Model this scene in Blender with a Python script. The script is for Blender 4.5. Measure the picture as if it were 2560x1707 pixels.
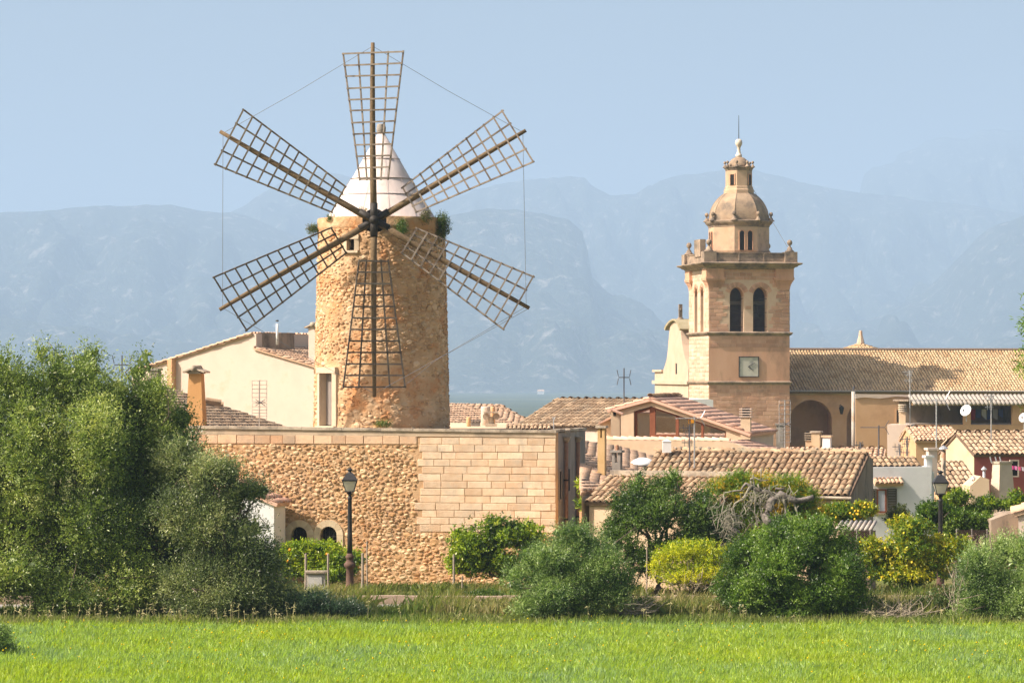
import bpy, math, random
import numpy as np
from mathutils import Vector, Matrix, noise as mn
for o in list(bpy.data.objects): bpy.data.objects.remove(o)
rad = math.radians
SC = bpy.context.scene; COL = SC.collection
# ---------------------------------------------------------------- camera, sky, sun, exposure
F, HZ, CZ = 8000., 950., 7.          # focal length in photo pixels, horizon row, eye height (m)
cd = bpy.data.cameras.new('camera'); cam = bpy.data.objects.new('camera', cd); COL.objects.link(cam)
cd.sensor_width = 36; cd.lens = 36*F/2560; cd.shift_y = (HZ-853.5)/2560; cd.clip_start = 1; cd.clip_end = 60000
cam.location = (0, 0, CZ); cam.rotation_euler = (rad(90), 0, 0); SC.camera = cam
SUN_B, SUN_EL = rad(18.5), rad(43)     # the sun stands to the left, a little towards the viewer
sv = Vector((-math.cos(SUN_EL)*math.cos(SUN_B), -math.cos(SUN_EL)*math.sin(SUN_B), math.sin(SUN_EL)))
W = bpy.data.worlds.new('World'); SC.world = W; W.use_nodes = True
wn = W.node_tree; sky = wn.nodes.new('ShaderNodeTexSky'); sky.sky_type = 'NISHITA'; sky.sun_disc = False
sky.sun_elevation = SUN_EL; sky.sun_rotation = math.atan2(sv.x, sv.y) % (2*math.pi)
sky.air_density = 1.0; sky.dust_density = 8; sky.ozone_density = 1; sky.altitude = 100
wn.links.new(sky.outputs[0], wn.nodes['Background'].inputs[0]); wn.nodes['Background'].inputs[1].default_value = .08
sl = bpy.data.lights.new('sun', 'SUN'); sun = bpy.data.objects.new('sun', sl); COL.objects.link(sun)
sl.energy = 5.0; sl.angle = rad(.53); sl.color = (1, .875, .755)
sun.rotation_euler = (-sv).to_track_quat('-Z', 'Y').to_euler(); sun.location = (-60, -10, 60)
SC.view_settings.view_transform = 'Standard'; SC.view_settings.look = 'None'; SC.view_settings.gamma = 1
SC.view_settings.use_curve_mapping = False; SC.view_settings.exposure = .89
SC.render.engine = 'CYCLES'; SC.cycles.use_denoising = True
SC.cycles.max_bounces = 6; SC.cycles.diffuse_bounces = 3; SC.cycles.volume_bounces = 1; SC.cycles.transparent_max_bounces = 8
SC.cycles.transmission_bounces = 4; SC.cycles.glossy_bounces = 2; SC.cycles.caustics_reflective = False; SC.cycles.caustics_refractive = False
# ---------------------------------------------------------------- helpers
def P(px, py, Y): return Vector(((px-1280)*Y/F, Y, CZ-(py-HZ)*Y/F))   # photo pixel + distance -> place in the world
def PX(px, Y): return (px-1280)*Y/F
def PZ(py, Y): return CZ-(py-HZ)*Y/F
C0 = Vector((0, 0, CZ))
def hit(px, py, p0, n):
    d = Vector(((px-1280)/F, 1, -(py-HZ)/F)); return C0+d*(n.dot(p0-C0)/n.dot(d))
ORG = {}
def tag(o, label=None, cat=None, group=None, kind=None):
    if label: o['label'] = label
    if cat: o['category'] = cat
    if group: o['group'] = group
    if kind or cat: o['kind'] = kind or 'thing'
    return o
def thing(name, loc, label, cat, group=None):
    o = bpy.data.objects.new(name, None); COL.objects.link(o); o.location = loc; o.empty_display_size = .2
    ORG[o.name] = Vector(loc); return tag(o, label, cat, group)
def mesh_obj(name, v, f, mat, parent=None, smooth=False, col=None):
    v = np.asarray(v, dtype=np.float64).reshape(-1, 3)
    if parent is not None: org = ORG[parent.name]
    else:
        mn_, mx_ = v.min(0), v.max(0); org = Vector(((mn_[0]+mx_[0])/2, (mn_[1]+mx_[1])/2, mn_[2]))
    v = v-np.array(org)
    me = bpy.data.meshes.new(name)
    if isinstance(f, np.ndarray):
        nf, k = f.shape
        me.vertices.add(len(v)); me.vertices.foreach_set('co', v.astype(np.float32).ravel())
        me.loops.add(nf*k); me.loops.foreach_set('vertex_index', f.astype(np.int32).ravel())
        me.polygons.add(nf); me.polygons.foreach_set('loop_start', np.arange(0, nf*k, k, dtype=np.int32))
        me.polygons.foreach_set('loop_total', np.full(nf, k, dtype=np.int32)); me.update(calc_edges=True)
    else:
        me.from_pydata(v.tolist(), [], f)
    if smooth: me.polygons.foreach_set('use_smooth', np.ones(len(me.polygons), dtype=bool))
    if col is not None:
        a = me.color_attributes.new('col', 'FLOAT_COLOR', 'POINT')
        c = np.ones((len(v), 4), dtype=np.float32); c[:, :3] = col; a.data.foreach_set('color', c.ravel())
    me.materials.append(mat)
    o = bpy.data.objects.new(name, me); COL.objects.link(o)
    if parent is not None: o.parent = parent
    else: o.location = org
    ORG[o.name] = Vector(org); return o
def piece(name, me, M, parent):
    o = bpy.data.objects.new(name, me); COL.objects.link(o); o.parent = parent
    o.matrix_basis = Matrix.Translation(-ORG[parent.name]) @ M; ORG[o.name] = ORG[parent.name]; return o
class MB:
    def __init__(s, M=None): s.v = []; s.f = []; s.M = M
    def add(s, vs, fs):
        k = len(s.v)
        s.v += [tuple(s.M @ Vector(p)) for p in vs] if s.M is not None else [tuple(p) for p in vs]
        s.f += [[i+k for i in q] for q in fs]; return s
    def box(s, c, d, rz=0, R=None):
        R = R if R is not None else Matrix.Rotation(rz, 3, 'Z'); c = Vector(c)
        vs = [c+R @ Vector((x*d[0]/2, y*d[1]/2, z*d[2]/2)) for x in (-1, 1) for y in (-1, 1) for z in (-1, 1)]
        return s.add(vs, [(0, 1, 3, 2), (4, 6, 7, 5), (0, 4, 5, 1), (2, 3, 7, 6), (0, 2, 6, 4), (1, 5, 7, 3)])
    def mm(s, a, b): return s.box([(a[i]+b[i])/2 for i in range(3)], [abs(b[i]-a[i]) for i in range(3)])
    def prism(s, poly, vec):
        n = len(poly); poly = [Vector(p) for p in poly]; vec = Vector(vec)
        return s.add(poly+[p+vec for p in poly], [list(range(n)), list(range(2*n-1, n-1, -1))]+[(i, i+n, (i+1) % n+n, (i+1) % n) for i in range(n)])
    def ring(s, outer, inner, vec):                    # a plate with a hole, outer and inner outlines of equal count
        n = len(outer); vec = Vector(vec); o = [Vector(p) for p in outer]; q = [Vector(p) for p in inner]
        vs = o+q+[p+vec for p in o]+[p+vec for p in q]; fs = []
        for i in range(n):
            j = (i+1) % n
            fs += [(i, j, n+j, n+i), (2*n+i, 3*n+i, 3*n+j, 2*n+j), (i, 2*n+i, 2*n+j, j), (n+i, n+j, 3*n+j, 3*n+i)]
        return s.add(vs, fs)
    def tube(s, pts, r, n=6, cap=True):
        pts = [Vector(p) for p in pts]; k = len(pts); r = r if isinstance(r, (list, tuple)) else [r]*k; vs = []; fs = []
        for i, p in enumerate(pts):
            t = (pts[min(i+1, k-1)]-pts[max(i-1, 0)]).normalized()
            a = t.cross(Vector((0, 0, 1)) if abs(t.z) < .95 else Vector((1, 0, 0))).normalized(); b = t.cross(a)
            vs += [p+(a*math.cos(6.28318*j/n)+b*math.sin(6.28318*j/n))*r[i] for j in range(n)]
        for i in range(k-1): fs += [(i*n+j, i*n+(j+1) % n, (i+1)*n+(j+1) % n, (i+1)*n+j) for j in range(n)]
        if cap: fs += [list(range(n-1, -1, -1)), list(range((k-1)*n, k*n))]
        return s.add(vs, fs)
    def lathe(s, prof, c, n=24, rot=0):                 # prof: (radius, z) upwards
        c = Vector(c); k = len(prof); vs = []; fs = []
        for r, z in prof: vs += [c+Vector((r*math.cos(rot+6.283185*j/n), r*math.sin(rot+6.283185*j/n), z)) for j in range(n)]
        for i in range(k-1): fs += [(i*n+j, i*n+(j+1) % n, (i+1)*n+(j+1) % n, (i+1)*n+j) for j in range(n)]
        fs += [list(range(n-1, -1, -1)), list(range((k-1)*n, k*n))]; return s.add(vs, fs)
    def out(s, name, mat, parent=None, smooth=False): return mesh_obj(name, s.v, s.f, mat, parent, smooth)
# ---------------------------------------------------------------- materials
MATS = {}
def lk(nt, a, b): nt.links.new(a, b)
def mat(name, a, b=None, s=2., rough=.9, bs=25., bd=.012, bump=.5, rnd=0., stain=None, ss=.8, st=(.52, .72), c=None, metal=0., stretch=None, spec=.2):
    if name in MATS: return MATS[name]
    m = bpy.data.materials.new(name); m.use_nodes = True; nt = m.node_tree; N = nt.nodes; B = N['Principled BSDF']
    B.inputs['Roughness'].default_value = rough; B.inputs['Metallic'].default_value = metal; B.inputs['Specular IOR Level'].default_value = spec
    b = b or a; geo = N.new('ShaderNodeNewGeometry'); pos = geo.outputs['Position']
    if stretch:
        mp = N.new('ShaderNodeMapping'); mp.inputs['Scale'].default_value = stretch; lk(nt, pos, mp.inputs[0]); pos = mp.outputs[0]
    def nz(sc, det=5, ro=.6, p=pos):
        n = N.new('ShaderNodeTexNoise'); n.inputs['Scale'].default_value = sc; n.inputs['Detail'].default_value = det; n.inputs['Roughness'].default_value = ro
        lk(nt, p, n.inputs['Vector']); return n.outputs[0]
    def mth(op, x, y):
        q = N.new('ShaderNodeMath'); q.operation = op
        for i, w in enumerate((x, y)):
            if isinstance(w, (int, float)): q.inputs[i].default_value = w
            else: lk(nt, w, q.inputs[i])
        return q.outputs[0]
    fac = nz(s)
    if rnd:
        oi = N.new('ShaderNodeObjectInfo'); r = mth('FRACT', mth('ADD', oi.outputs['Random'], geo.outputs['Random Per Island']), 0)
        fac = mth('ADD', fac, mth('MULTIPLY', mth('SUBTRACT', r, .5), rnd))
    cr = N.new('ShaderNodeValToRGB'); e = cr.color_ramp.elements; e[0].position = .3; e[1].position = .7
    e[0].color = (*a, 1); e[1].color = (*b, 1)
    if c: k = e.new(.5); k.color = (*c, 1)
    lk(nt, fac, cr.inputs[0]); colr = cr.outputs[0]
    if rnd:
        hs = N.new('ShaderNodeHueSaturation'); r2 = mth('FRACT', mth('MULTIPLY', r, 7.31), 0)
        lk(nt, mth('ADD', mth('MULTIPLY', r2, rnd*.7), 1-rnd*.35), hs.inputs['Value']); lk(nt, colr, hs.inputs['Color']); colr = hs.outputs[0]
    if stain:
        sr = N.new('ShaderNodeValToRGB'); sr.color_ramp.elements[0].position = st[0]; sr.color_ramp.elements[1].position = st[1]
        lk(nt, nz(ss, 6, .7), sr.inputs[0]); mx = N.new('ShaderNodeMix'); mx.data_type = 'RGBA'; mx.inputs[7].default_value = (*stain, 1)
        lk(nt, sr.outputs[0], mx.inputs[0]); lk(nt, colr, mx.inputs[6]); colr = mx.outputs[2]
    lk(nt, colr, B.inputs['Base Color'])
    if bump:
        bp = N.new('ShaderNodeBump'); bp.inputs['Strength'].default_value = bump; bp.inputs['Distance'].default_value = bd
        lk(nt, nz(bs, 6, .65), bp.inputs['Height']); lk(nt, bp.outputs[0], B.inputs['Normal'])
    MATS[name] = m; return m
def leafmat(name='leaf', trans=.36, gloss=.05):
    if name in MATS: return MATS[name]
    m = bpy.data.materials.new(name); m.use_nodes = True; nt = m.node_tree; N = nt.nodes; N.remove(N['Principled BSDF'])
    at = N.new('ShaderNodeAttribute'); at.attribute_name = 'col'
    d = N.new('ShaderNodeBsdfDiffuse'); t = N.new('ShaderNodeBsdfTranslucent'); g = N.new('ShaderNodeBsdfGlossy'); g.inputs['Roughness'].default_value = .45
    hs = N.new('ShaderNodeHueSaturation'); hs.inputs['Saturation'].default_value = 1.15; hs.inputs['Value'].default_value = 1.2; lk(nt, at.outputs[0], hs.inputs['Color'])
    lk(nt, at.outputs[0], d.inputs[0]); lk(nt, hs.outputs[0], t.inputs[0])
    m1 = N.new('ShaderNodeMixShader'); m1.inputs[0].default_value = trans; lk(nt, d.outputs[0], m1.inputs[1]); lk(nt, t.outputs[0], m1.inputs[2])
    m2 = N.new('ShaderNodeMixShader'); m2.inputs[0].default_value = gloss; lk(nt, m1.outputs[0], m2.inputs[1]); lk(nt, g.outputs[0], m2.inputs[2])
    lk(nt, m2.outputs[0], N['Material Output'].inputs[0]); MATS[name] = m; return m
def opal(name, colr):
    m = leafmat(name, .6, .04); N = m.node_tree.nodes; c = N.new('ShaderNodeRGB'); c.outputs[0].default_value = (*colr, 1)
    for n in list(N):
        if n.type in ('BSDF_DIFFUSE', 'BSDF_TRANSLUCENT'): m.node_tree.links.new(c.outputs[0], n.inputs[0])
    return m
# ---------------------------------------------------------------- land, mountains, haze
def smooth01(t): t = np.clip(t, 0, 1); return t*t*(3-2*t)
def ground_z(y):
    y = np.asarray(y, dtype=float)
    z = np.where(y < 70, np.maximum(5.4-y*5.4/70, 0), 0.)
    z = np.where(y < -20, 5.4+1.54, z)
    z = z-.5*smooth01((y-106)/6)-19.5*smooth01((y-450)/500)
    return z
def make_ground():
    xs = np.array([-9000, -4000, -1500, -600, -250, -120, -60, -30, -15, 0, 15, 30, 60, 120, 250, 600, 1500, 4000, 9000.])
    ys = np.concatenate([[-250, -100, -21, -19, 0, 20, 40, 55, 66, 70], np.arange(74, 114, 2.), [120, 140, 200, 300, 450], np.linspace(500, 1000, 11)])
    zz = ground_z(ys); v = []; 
    for y, z in zip(ys, zz):
        for x in xs: v.append((x, y, z))
    nx = len(xs); f = [(j*nx+i, j*nx+i+1, (j+1)*nx+i+1, (j+1)*nx+i) for j in range(len(ys)-1) for i in range(nx-1)]
    m = mat('soil', (.10, .13, .025), (.16, .17, .04), s=.6, bs=4, bd=.05, stain=(.23, .17, .09), ss=.25, st=(.5, .62))
    o = mesh_obj('ground', v, f, m); tag(o, kind='structure'); return o
make_ground()
mp_ = mat('plain_scrub', (.03, .05, .02), (.075, .09, .035), s=.004, bump=0, stain=(.20, .22, .10), ss=.0021, st=(.56, .66))
xs_ = [-9000, -3000, 0, 3000, 9000.]; ys_ = [985, 2000, 4000, 7000, 10000, 16000, 23000.]
tag(mesh_obj('plain', [(x, y, -20.3 if y < 990 else -20.) for y in ys_ for x in xs_], [(j*5+i, j*5+i+1, (j+1)*5+i+1, (j+1)*5+i) for j in range(6) for i in range(4)], mp_), kind='structure')
def ridge(name, prof, Y, front, back, amp, seed, m, step=7, zb=-22.):
    px = np.arange(prof[0][0], prof[-1][0]+1, step); py = np.interp(px, [p[0] for p in prof], [p[1] for p in prof])
    ts = np.concatenate([-1+np.arange(0, 26)/25., [.12, .3, .6, 1.]]); v = []
    for k, (a, b) in enumerate(zip(px, py)):
        H = max(PZ(b, Y)-zb, 1.); X = PX(a, Y)
        H += H*.015*mn.noise(Vector((X*.006, seed*7.1, 0)))+H*.006*mn.noise(Vector((X*.025, seed*3.1, 0)))
        for t in ts:
            y = Y+(t*front if t < 0 else t*back)
            e = (1-abs(t))**1.25
            g = min(1, abs(t)*5)*min(1, (1-abs(t))*6)
            q = Vector((X*.0016, y*.0016, seed*5.3)); sp = 1-abs(mn.noise(Vector((X*.0022+.5*mn.noise(q), y*.0004, seed))))*2
            gl = abs(mn.noise(Vector((X*.0065+.6*mn.noise(q*3), y*.0009, seed*2.))))
            h = H*e+g*amp*(mn.fractal(q*3.2, .9, 2.1, 7)*.9+sp*.9-(.35-gl)*1.9)
            v.append((X*(y/Y)**.0, y, zb+max(h, -3 if abs(t) > .98 else 0)))
    n = len(ts); f = [(k*n+i, (k+1)*n+i, (k+1)*n+i+1, k*n+i+1) for k in range(len(px)-1) for i in range(n-1)]
    o = mesh_obj(name, v, f, m, smooth=True); tag(o, kind='structure'); return o
mm_ = mat('mountain_scrub', (.03, .048, .036), (.075, .09, .072), s=.02, bs=.05, bd=30., bump=1., stain=(.40, .37, .33), ss=.022, st=(.55, .68))
ridge('mountain_ridge', [(-600, 470), (-200, 505), (0, 532), (148, 525), (237, 514), (333, 511), (425, 516), (518, 529), (577, 533), (640, 546), (721, 579), (860, 640), (1000, 700), (1100, 760), (1200, 850)], 10300, 3000, 1600, 70, 1, mm_)
ridge('mountain_ridge', [(420, 700), (520, 575), (577, 533), (610, 516), (658, 481), (703, 457), (758, 431), (814, 429), (860, 438), (960, 470), (1060, 500), (1137, 493), (1192, 474), (1238, 461), (1307, 449), (1385, 443), (1463, 449), (1481, 468), (1527, 486), (1587, 486), (1651, 456), (1711, 435), (1789, 428), (1880, 425), (1960, 438), (2019, 458), (2079, 472), (2150, 480), (2300, 500), (2600, 540), (3100, 600)], 12300, 2600, 2000, 110, 2, mm_)
ridge('mountain_ridge', [(2120, 620), (2150, 480), (2158, 434), (2181, 414), (2237, 403), (2249, 381), (2288, 371), (2316, 353), (2367, 345), (2415, 351), (2435, 339), (2458, 328), (2520, 328), (2560, 324), (2700, 310), (3000, 360), (3300, 450)], 14500, 2600, 1700, 120, 3, mm_)
ridge('mountain_ridge', [(560, 800), (700, 700), (850, 610), (960, 575), (1050, 560), (1130, 535), (1215, 520), (1284, 525), (1357, 534), (1421, 552), (1455, 580), (1470, 630), (1478, 690), (1513, 727), (1582, 768), (1651, 805), (1750, 850), (1900, 900), (2000, 930)], 8900, 2200, 1700, 60, 4, mm_, step=5)
ridge('mountain_ridge', [(1850, 900), (2050, 830), (2200, 790), (2300, 740), (2350, 690), (2446, 592), (2474, 569), (2514, 553), (2560, 537), (2700, 500), (2900, 540), (3200, 620)], 9600, 2600, 1700, 80, 5, mm_)
ridge('mountain_ridge', [(-700, 850), (-300, 800), (0, 790), (250, 830), (500, 860), (800, 905), (1100, 930), (1400, 945), (1700, 925), (2000, 905), (2300, 880), (2600, 850), (3200, 830)], 7600, 900, 900, 30, 6, mm_)
def haze_box():
    m = bpy.data.materials.new('haze'); m.use_nodes = True; nt = m.node_tree; N = nt.nodes; N.remove(N['Principled BSDF'])
    v = N.new('ShaderNodeVolumePrincipled'); v.inputs['Density'].default_value = HAZE_D; v.inputs['Color'].default_value = HAZE_C; v.inputs['Anisotropy'].default_value = 0
    lk(nt, v.outputs[0], N['Material Output'].inputs['Volume'])
    o = MB().mm((-9100, -260, -45), (9100, 23100, 1230)).out('haze', m); tag(o, 'pale blue haze over the plain and mountains', 'haze', kind='stuff')
HAZE_D, HAZE_C = 1.7e-4, (.485, .665, .915, 1)
haze_box()
# ---------------------------------------------------------------- shared pieces
def tile_template(r=.1, L=.5, n=6, th=.018, taper=.8):
    v = []; f = []
    for k, (y, s, z) in enumerate(((0, 1, .03), (L, taper, 0.))):
        for i in range(n+1):
            a = math.pi*i/n; v.append((math.cos(a)*r*s, y, z+math.sin(a)*r*s*.85))
    for i in range(n+1):
        a = math.pi*i/n; v.append((math.cos(a)*(r-th), 0, .03+math.sin(a)*(r-th)*.85))
    m = n+1
    for i in range(n): f += [(i, i+1, m+i+1, m+i), (2*m+i, 2*m+i+1, i+1, i)]
    return np.array(v), np.array(f)
def joined(name, T, Ms, m, parent, smooth=False):
    tv, tf = T; k = len(tv); A = np.array([np.array(M) for M in Ms])
    v = np.einsum('nij,kj->nki', A[:, :3, :3], tv)+A[:, None, :3, 3]
    f = (tf[None]+(np.arange(len(Ms))*k)[:, None, None]).reshape(-1, tf.shape[1])
    o = mesh_obj(name, v.reshape(-1, 3), f, m, parent, smooth); tag(o, kind='stuff'); return o
SHARED = {}
def shared_mesh(key, v, f, m, smooth=False):
    if key in SHARED: return SHARED[key]
    me = bpy.data.meshes.new(key[0]); me.from_pydata([tuple(p) for p in v], [], [tuple(int(i) for i in q) for q in f])
    if smooth: me.polygons.foreach_set('use_smooth', np.ones(len(me.polygons), dtype=bool))
    me.materials.append(m); SHARED[key] = me; return me
def frame(az):                                          # U along the eave, Vh level and away from the eave towards the ridge
    return Vector((math.cos(az), -math.sin(az), 0)), Vector((math.sin(az), math.cos(az), 0))
def mat4(x, y, z, o):
    M = Matrix.Identity(4)
    for i in range(3): M[i][0], M[i][1], M[i][2], M[i][3] = x[i], y[i], z[i], o[i]
    return M
def scan(poly, u):                                       # v-range of a polygon in (u, v) at a given u
    vs = []
    for (a, b), (c, d) in zip(poly, poly[1:]+poly[:1]):
        if (a-u)*(c-u) <= 0 and a != c: vs.append(b+(d-b)*(u-a)/(c-a))
    return (min(vs), max(vs)) if len(vs) >= 2 else None
def uvpoly(pts, O, U, V):
    n = U.cross(V); out = []
    for p in pts:
        q = hit(p[0], p[1], O, n)-O; out.append((q.dot(U), q.dot(V)))
    return out
def roof(parent, O, az, pitch, poly, m, s=.235, L=.44, r=.105, nobj=300, base=None, thick=.12, seed=0, jit=1., sink=None):
    """curved tiles in courses over a roof polygon given in roof-plane metres (u along the eave, v up the slope)"""
    rng = random.Random(seed); U, Vh = frame(az); V = Vh*math.cos(pitch)+Vector((0, 0, math.sin(pitch))); N = U.cross(V); O = Vector(O)
    bm_ = base or (m if m.name in ('new_orange_tile', 'terracotta_tile') else mat('roof_bed', (.15, .10, .07), (.22, .15, .10), s=6))
    sh = MB().prism([O+U*a+V*b-N*.025 for a, b in poly], -N*thick).out('roof_deck', bm_, parent)
    u0 = min(p[0] for p in poly); u1 = max(p[0] for p in poly); Ms = []
    k = 0; nc = max(1, int((u1-u0)/s))
    for k in range(nc+1):
        u = u0+s*.5+k*s*(1 if nc < 2 else 1)
        if u > u1-.02: break
        rv = scan(poly, u)
        if not rv or rv[1]-rv[0] < .12: continue
        v = rv[0]-.06+rng.uniform(-.03, .02)*jit
        while v < rv[1]-.06:
            du = rng.gauss(0, .010)*jit; t = rng.gauss(0, .025)*jit; hz = rng.uniform(0, .014)*jit
            l = min(L, rv[1]-v+.06)
            x = (U*math.cos(t)+V*math.sin(t)); y = (V*math.cos(t)-U*math.sin(t))
            q = rng.uniform(.93, 1.06) if jit else 1
            Ms.append(mat4(x*q, y*(l/L), N*q, O+U*(u+du)+V*v+N*(hz-.02))); v += L*.88
    T = tile_template(r, L)
    def vis(M):
        p = M.translation; return -1e3 <= p.y and abs(p.x/p.y*F) < 1300
    inn = [M for M in Ms if vis(M)]; outn = [M for M in Ms if not vis(M)]
    inn.sort(key=lambda M: M.translation.y)
    px = F/inn[0].translation.y*s if inn else 0
    nobj = min(nobj, len(inn)) if px > 9.5 else 0
    me = shared_mesh(('roof_tile', m.name, r, L), T[0], T[1], m, True)
    for M in inn[:nobj]: piece('roof_tile', me, M, sh)
    rest = inn[nobj:]+outn
    if rest: joined('roof_tiles', T, rest, m, sh, True)
    return sh, (O, U, V, N)
def ridge_tiles(parent, a, b, m, r=.12, L=.42, seed=0, up=(0, 0, 1)):
    a = Vector(a); b = Vector(b); d = (b-a).normalized(); n = int((b-a).length/(L*.86)); rng = random.Random(seed)
    z = Vector(up); x = d.cross(z).normalized(); z = x.cross(d); me = shared_mesh(('ridge_tile', m.name, r, L), *tile_template(r, L), m, True)
    for i in range(n+1):
        if i*L*.86 > (b-a).length-.1: break
        piece('ridge_tile', me, mat4(x*rng.uniform(.9, 1.1), d, z, a+d*(i*L*.86)+z*rng.uniform(-.02, .02)), parent)
def block_template(c=.035):
    v = [(-.5, 1, -.5), (.5, 1, -.5), (.5, 1, .5), (-.5, 1, .5)]; v += [(x*(1-2*c*.6), .35, z*(1-2*c)) for x, y, z in v]; q = .5-c*.6
    v = v[:4]+[(-.5, .3, -.5), (.5, .3, -.5), (.5, .3, .5), (-.5, .3, .5)]+[(-q, 0, -.5+c*1.6), (q, 0, -.5+c*1.6), (q, 0, .5-c*1.6), (-q, 0, .5-c*1.6)]
    f = []
    for k in (0, 4): f += [(k+i, k+(i+1) % 4, k+4+(i+1) % 4, k+4+i) for i in range(4)]
    return np.array(v, float), np.array(f+[(8, 9, 10, 11)])
def ashlar(parent, O, U, n, rects, m, ch=.26, bw=(.6, .9), th=.05, gap=.014, proud=.02, seed=0, nobj=300, skip=None, name='stone_block'):
    """coursed blocks on a wall plane; O corner at u=0 z=0, U along, n outward; rects (u0,u1,z0,z1); skip(u,z) True inside an opening"""
    rng = random.Random(seed); Ms = []; T = block_template(); Z = Vector((0, 0, 1))
    for (u0, u1, z0, z1) in rects:
        nc = max(1, round((z1-z0)/ch)); h = (z1-z0)/nc
        for k in range(nc):
            u = u0-(rng.uniform(.1, .5)*bw[1] if k % 2 else 0); z = z0+h*(k+.5)
            while u < u1:
                w = rng.uniform(*bw); a = max(u, u0); b = min(u+w, u1); u += w
                if u1-u < bw[0]*.25: b = u1; u = u1+1
                if b-a < .08: continue
                if skip and any(skip(a+(b-a)*t, z+h*q) for t in (.02, .25, .5, .75, .98) for q in (-.45, .45)): continue
                p = proud+rng.uniform(-.006, .01); c = (a+b)/2
                Ms.append(mat4(U*(b-a-gap), -n*th, Z*(h-gap), O+U*c+Z*z+n*p))
    me = shared_mesh((name, m.name), T[0], T[1], m); big = sorted(Ms, key=lambda M: -M.col[0].length*M.col[2].length/M.translation.y)
    for M in big[:nobj]: piece(name, me, M, parent)
    if big[nobj:]: joined(name+'s', T, big[nobj:], m, parent)
    return Ms
def stone_template(seed):
    rng = random.Random(seed); n = 8; v = []; f = []
    rr = [rng.uniform(.8, 1.08) for _ in range(n)]
    for sc, y in ((1.02, 1.), (1., .45), (.62, 0.)):
        dx, dz = (0, 0) if y else (rng.uniform(-.14, .14), rng.uniform(-.1, .14))
        for i in range(n):
            a = 6.28318*(i+.5)/n; ca, sa = math.cos(a), math.sin(a); k = rr[i]/max(abs(ca), abs(sa))**.55
            v.append((.5*k*ca*sc+dx, y+(rng.uniform(-.22, .22) if y < 1 else 0), .5*k*sa*sc+dz))
    for k in (0, n): f += [(k+i, k+(i+1) % n, k+n+(i+1) % n, k+n+i) for i in range(n)]
    f += [(2*n, 2*n+1, 2*n+2, 2*n+3), (2*n, 2*n+3, 2*n+4, 2*n+7), (2*n+4, 2*n+5, 2*n+6, 2*n+7)]
    return np.array(v), np.array(f)
STONES = [stone_template(k) for k in range(10)]
def rubble_layout(u0, u1, z0, z1, rng, skip=None, big=(.24, .38), small=(.09, .15), pack=.8, dens=1.):
    """random rubble: large stones thrown first, smaller ones fill the gaps"""
    out = []; cell = .4; grid = {}; area = (u1-u0)*(z1-z0)
    for k in range(5):
        t = k/4; lo = big[0]*(1-t)+small[0]*t; hi = big[1]*(1-t)+small[1]*t
        for _ in range(int(area*dens*(14, 45, 110, 200, 260)[k])):
            u = rng.uniform(u0, u1); z = rng.uniform(z0, z1); w = rng.uniform(lo, hi); h = w*rng.uniform(.45, .85)
            if skip and skip(u, z, w, h): continue
            ci, cj = int(u//cell), int(z//cell); ok = True
            for i in (-1, 0, 1):
                for j in (-1, 0, 1):
                    for (a, b, c, d) in grid.get((ci+i, cj+j), ()):
                        if ((u-a)*2/(w+c))**2+((z-b)*2/(h+d))**2 < pack+.12: ok = False; break
                    if not ok: break
                if not ok: break
            if ok: grid.setdefault((ci, cj), []).append((u, z, w, h)); out.append((u, z, w, h))
    return out
def rubble(parent, layout, place, m, rng, nobj=300, name='stone', proud=.05, fill=.9):
    Ms = []
    for u, z, w, h in layout:
        o, x, n, zz = place(u, z); a = rng.gauss(0, .16)
        xx = x*math.cos(a)+zz*math.sin(a); zv = zz*math.cos(a)-x*math.sin(a); p = proud*rng.uniform(.35, 1.25)
        Ms.append((w*h, mat4(xx*(w*fill), -n*(p+.03), zv*(h*fill), o+n*p), rng.randrange(10)))
    Ms.sort(key=lambda q: -q[0])
    for a, M, k in Ms[:nobj]:
        piece(name, shared_mesh((name, m.name, k), STONES[k][0], STONES[k][1], m), M, parent)
    for k in range(1):
        rest = Ms[nobj:]
        if rest:
            vs = []; fs = []; off = 0
            for a, M, t in rest:
                A = np.array(M); v = STONES[t][0] @ A[:3, :3].T+A[:3, 3]; vs.append(v); fs.append(STONES[t][1]+off); off += len(v)
            tag(mesh_obj(name+'s', np.concatenate(vs), np.concatenate(fs), m, parent), kind='stuff')
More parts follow.
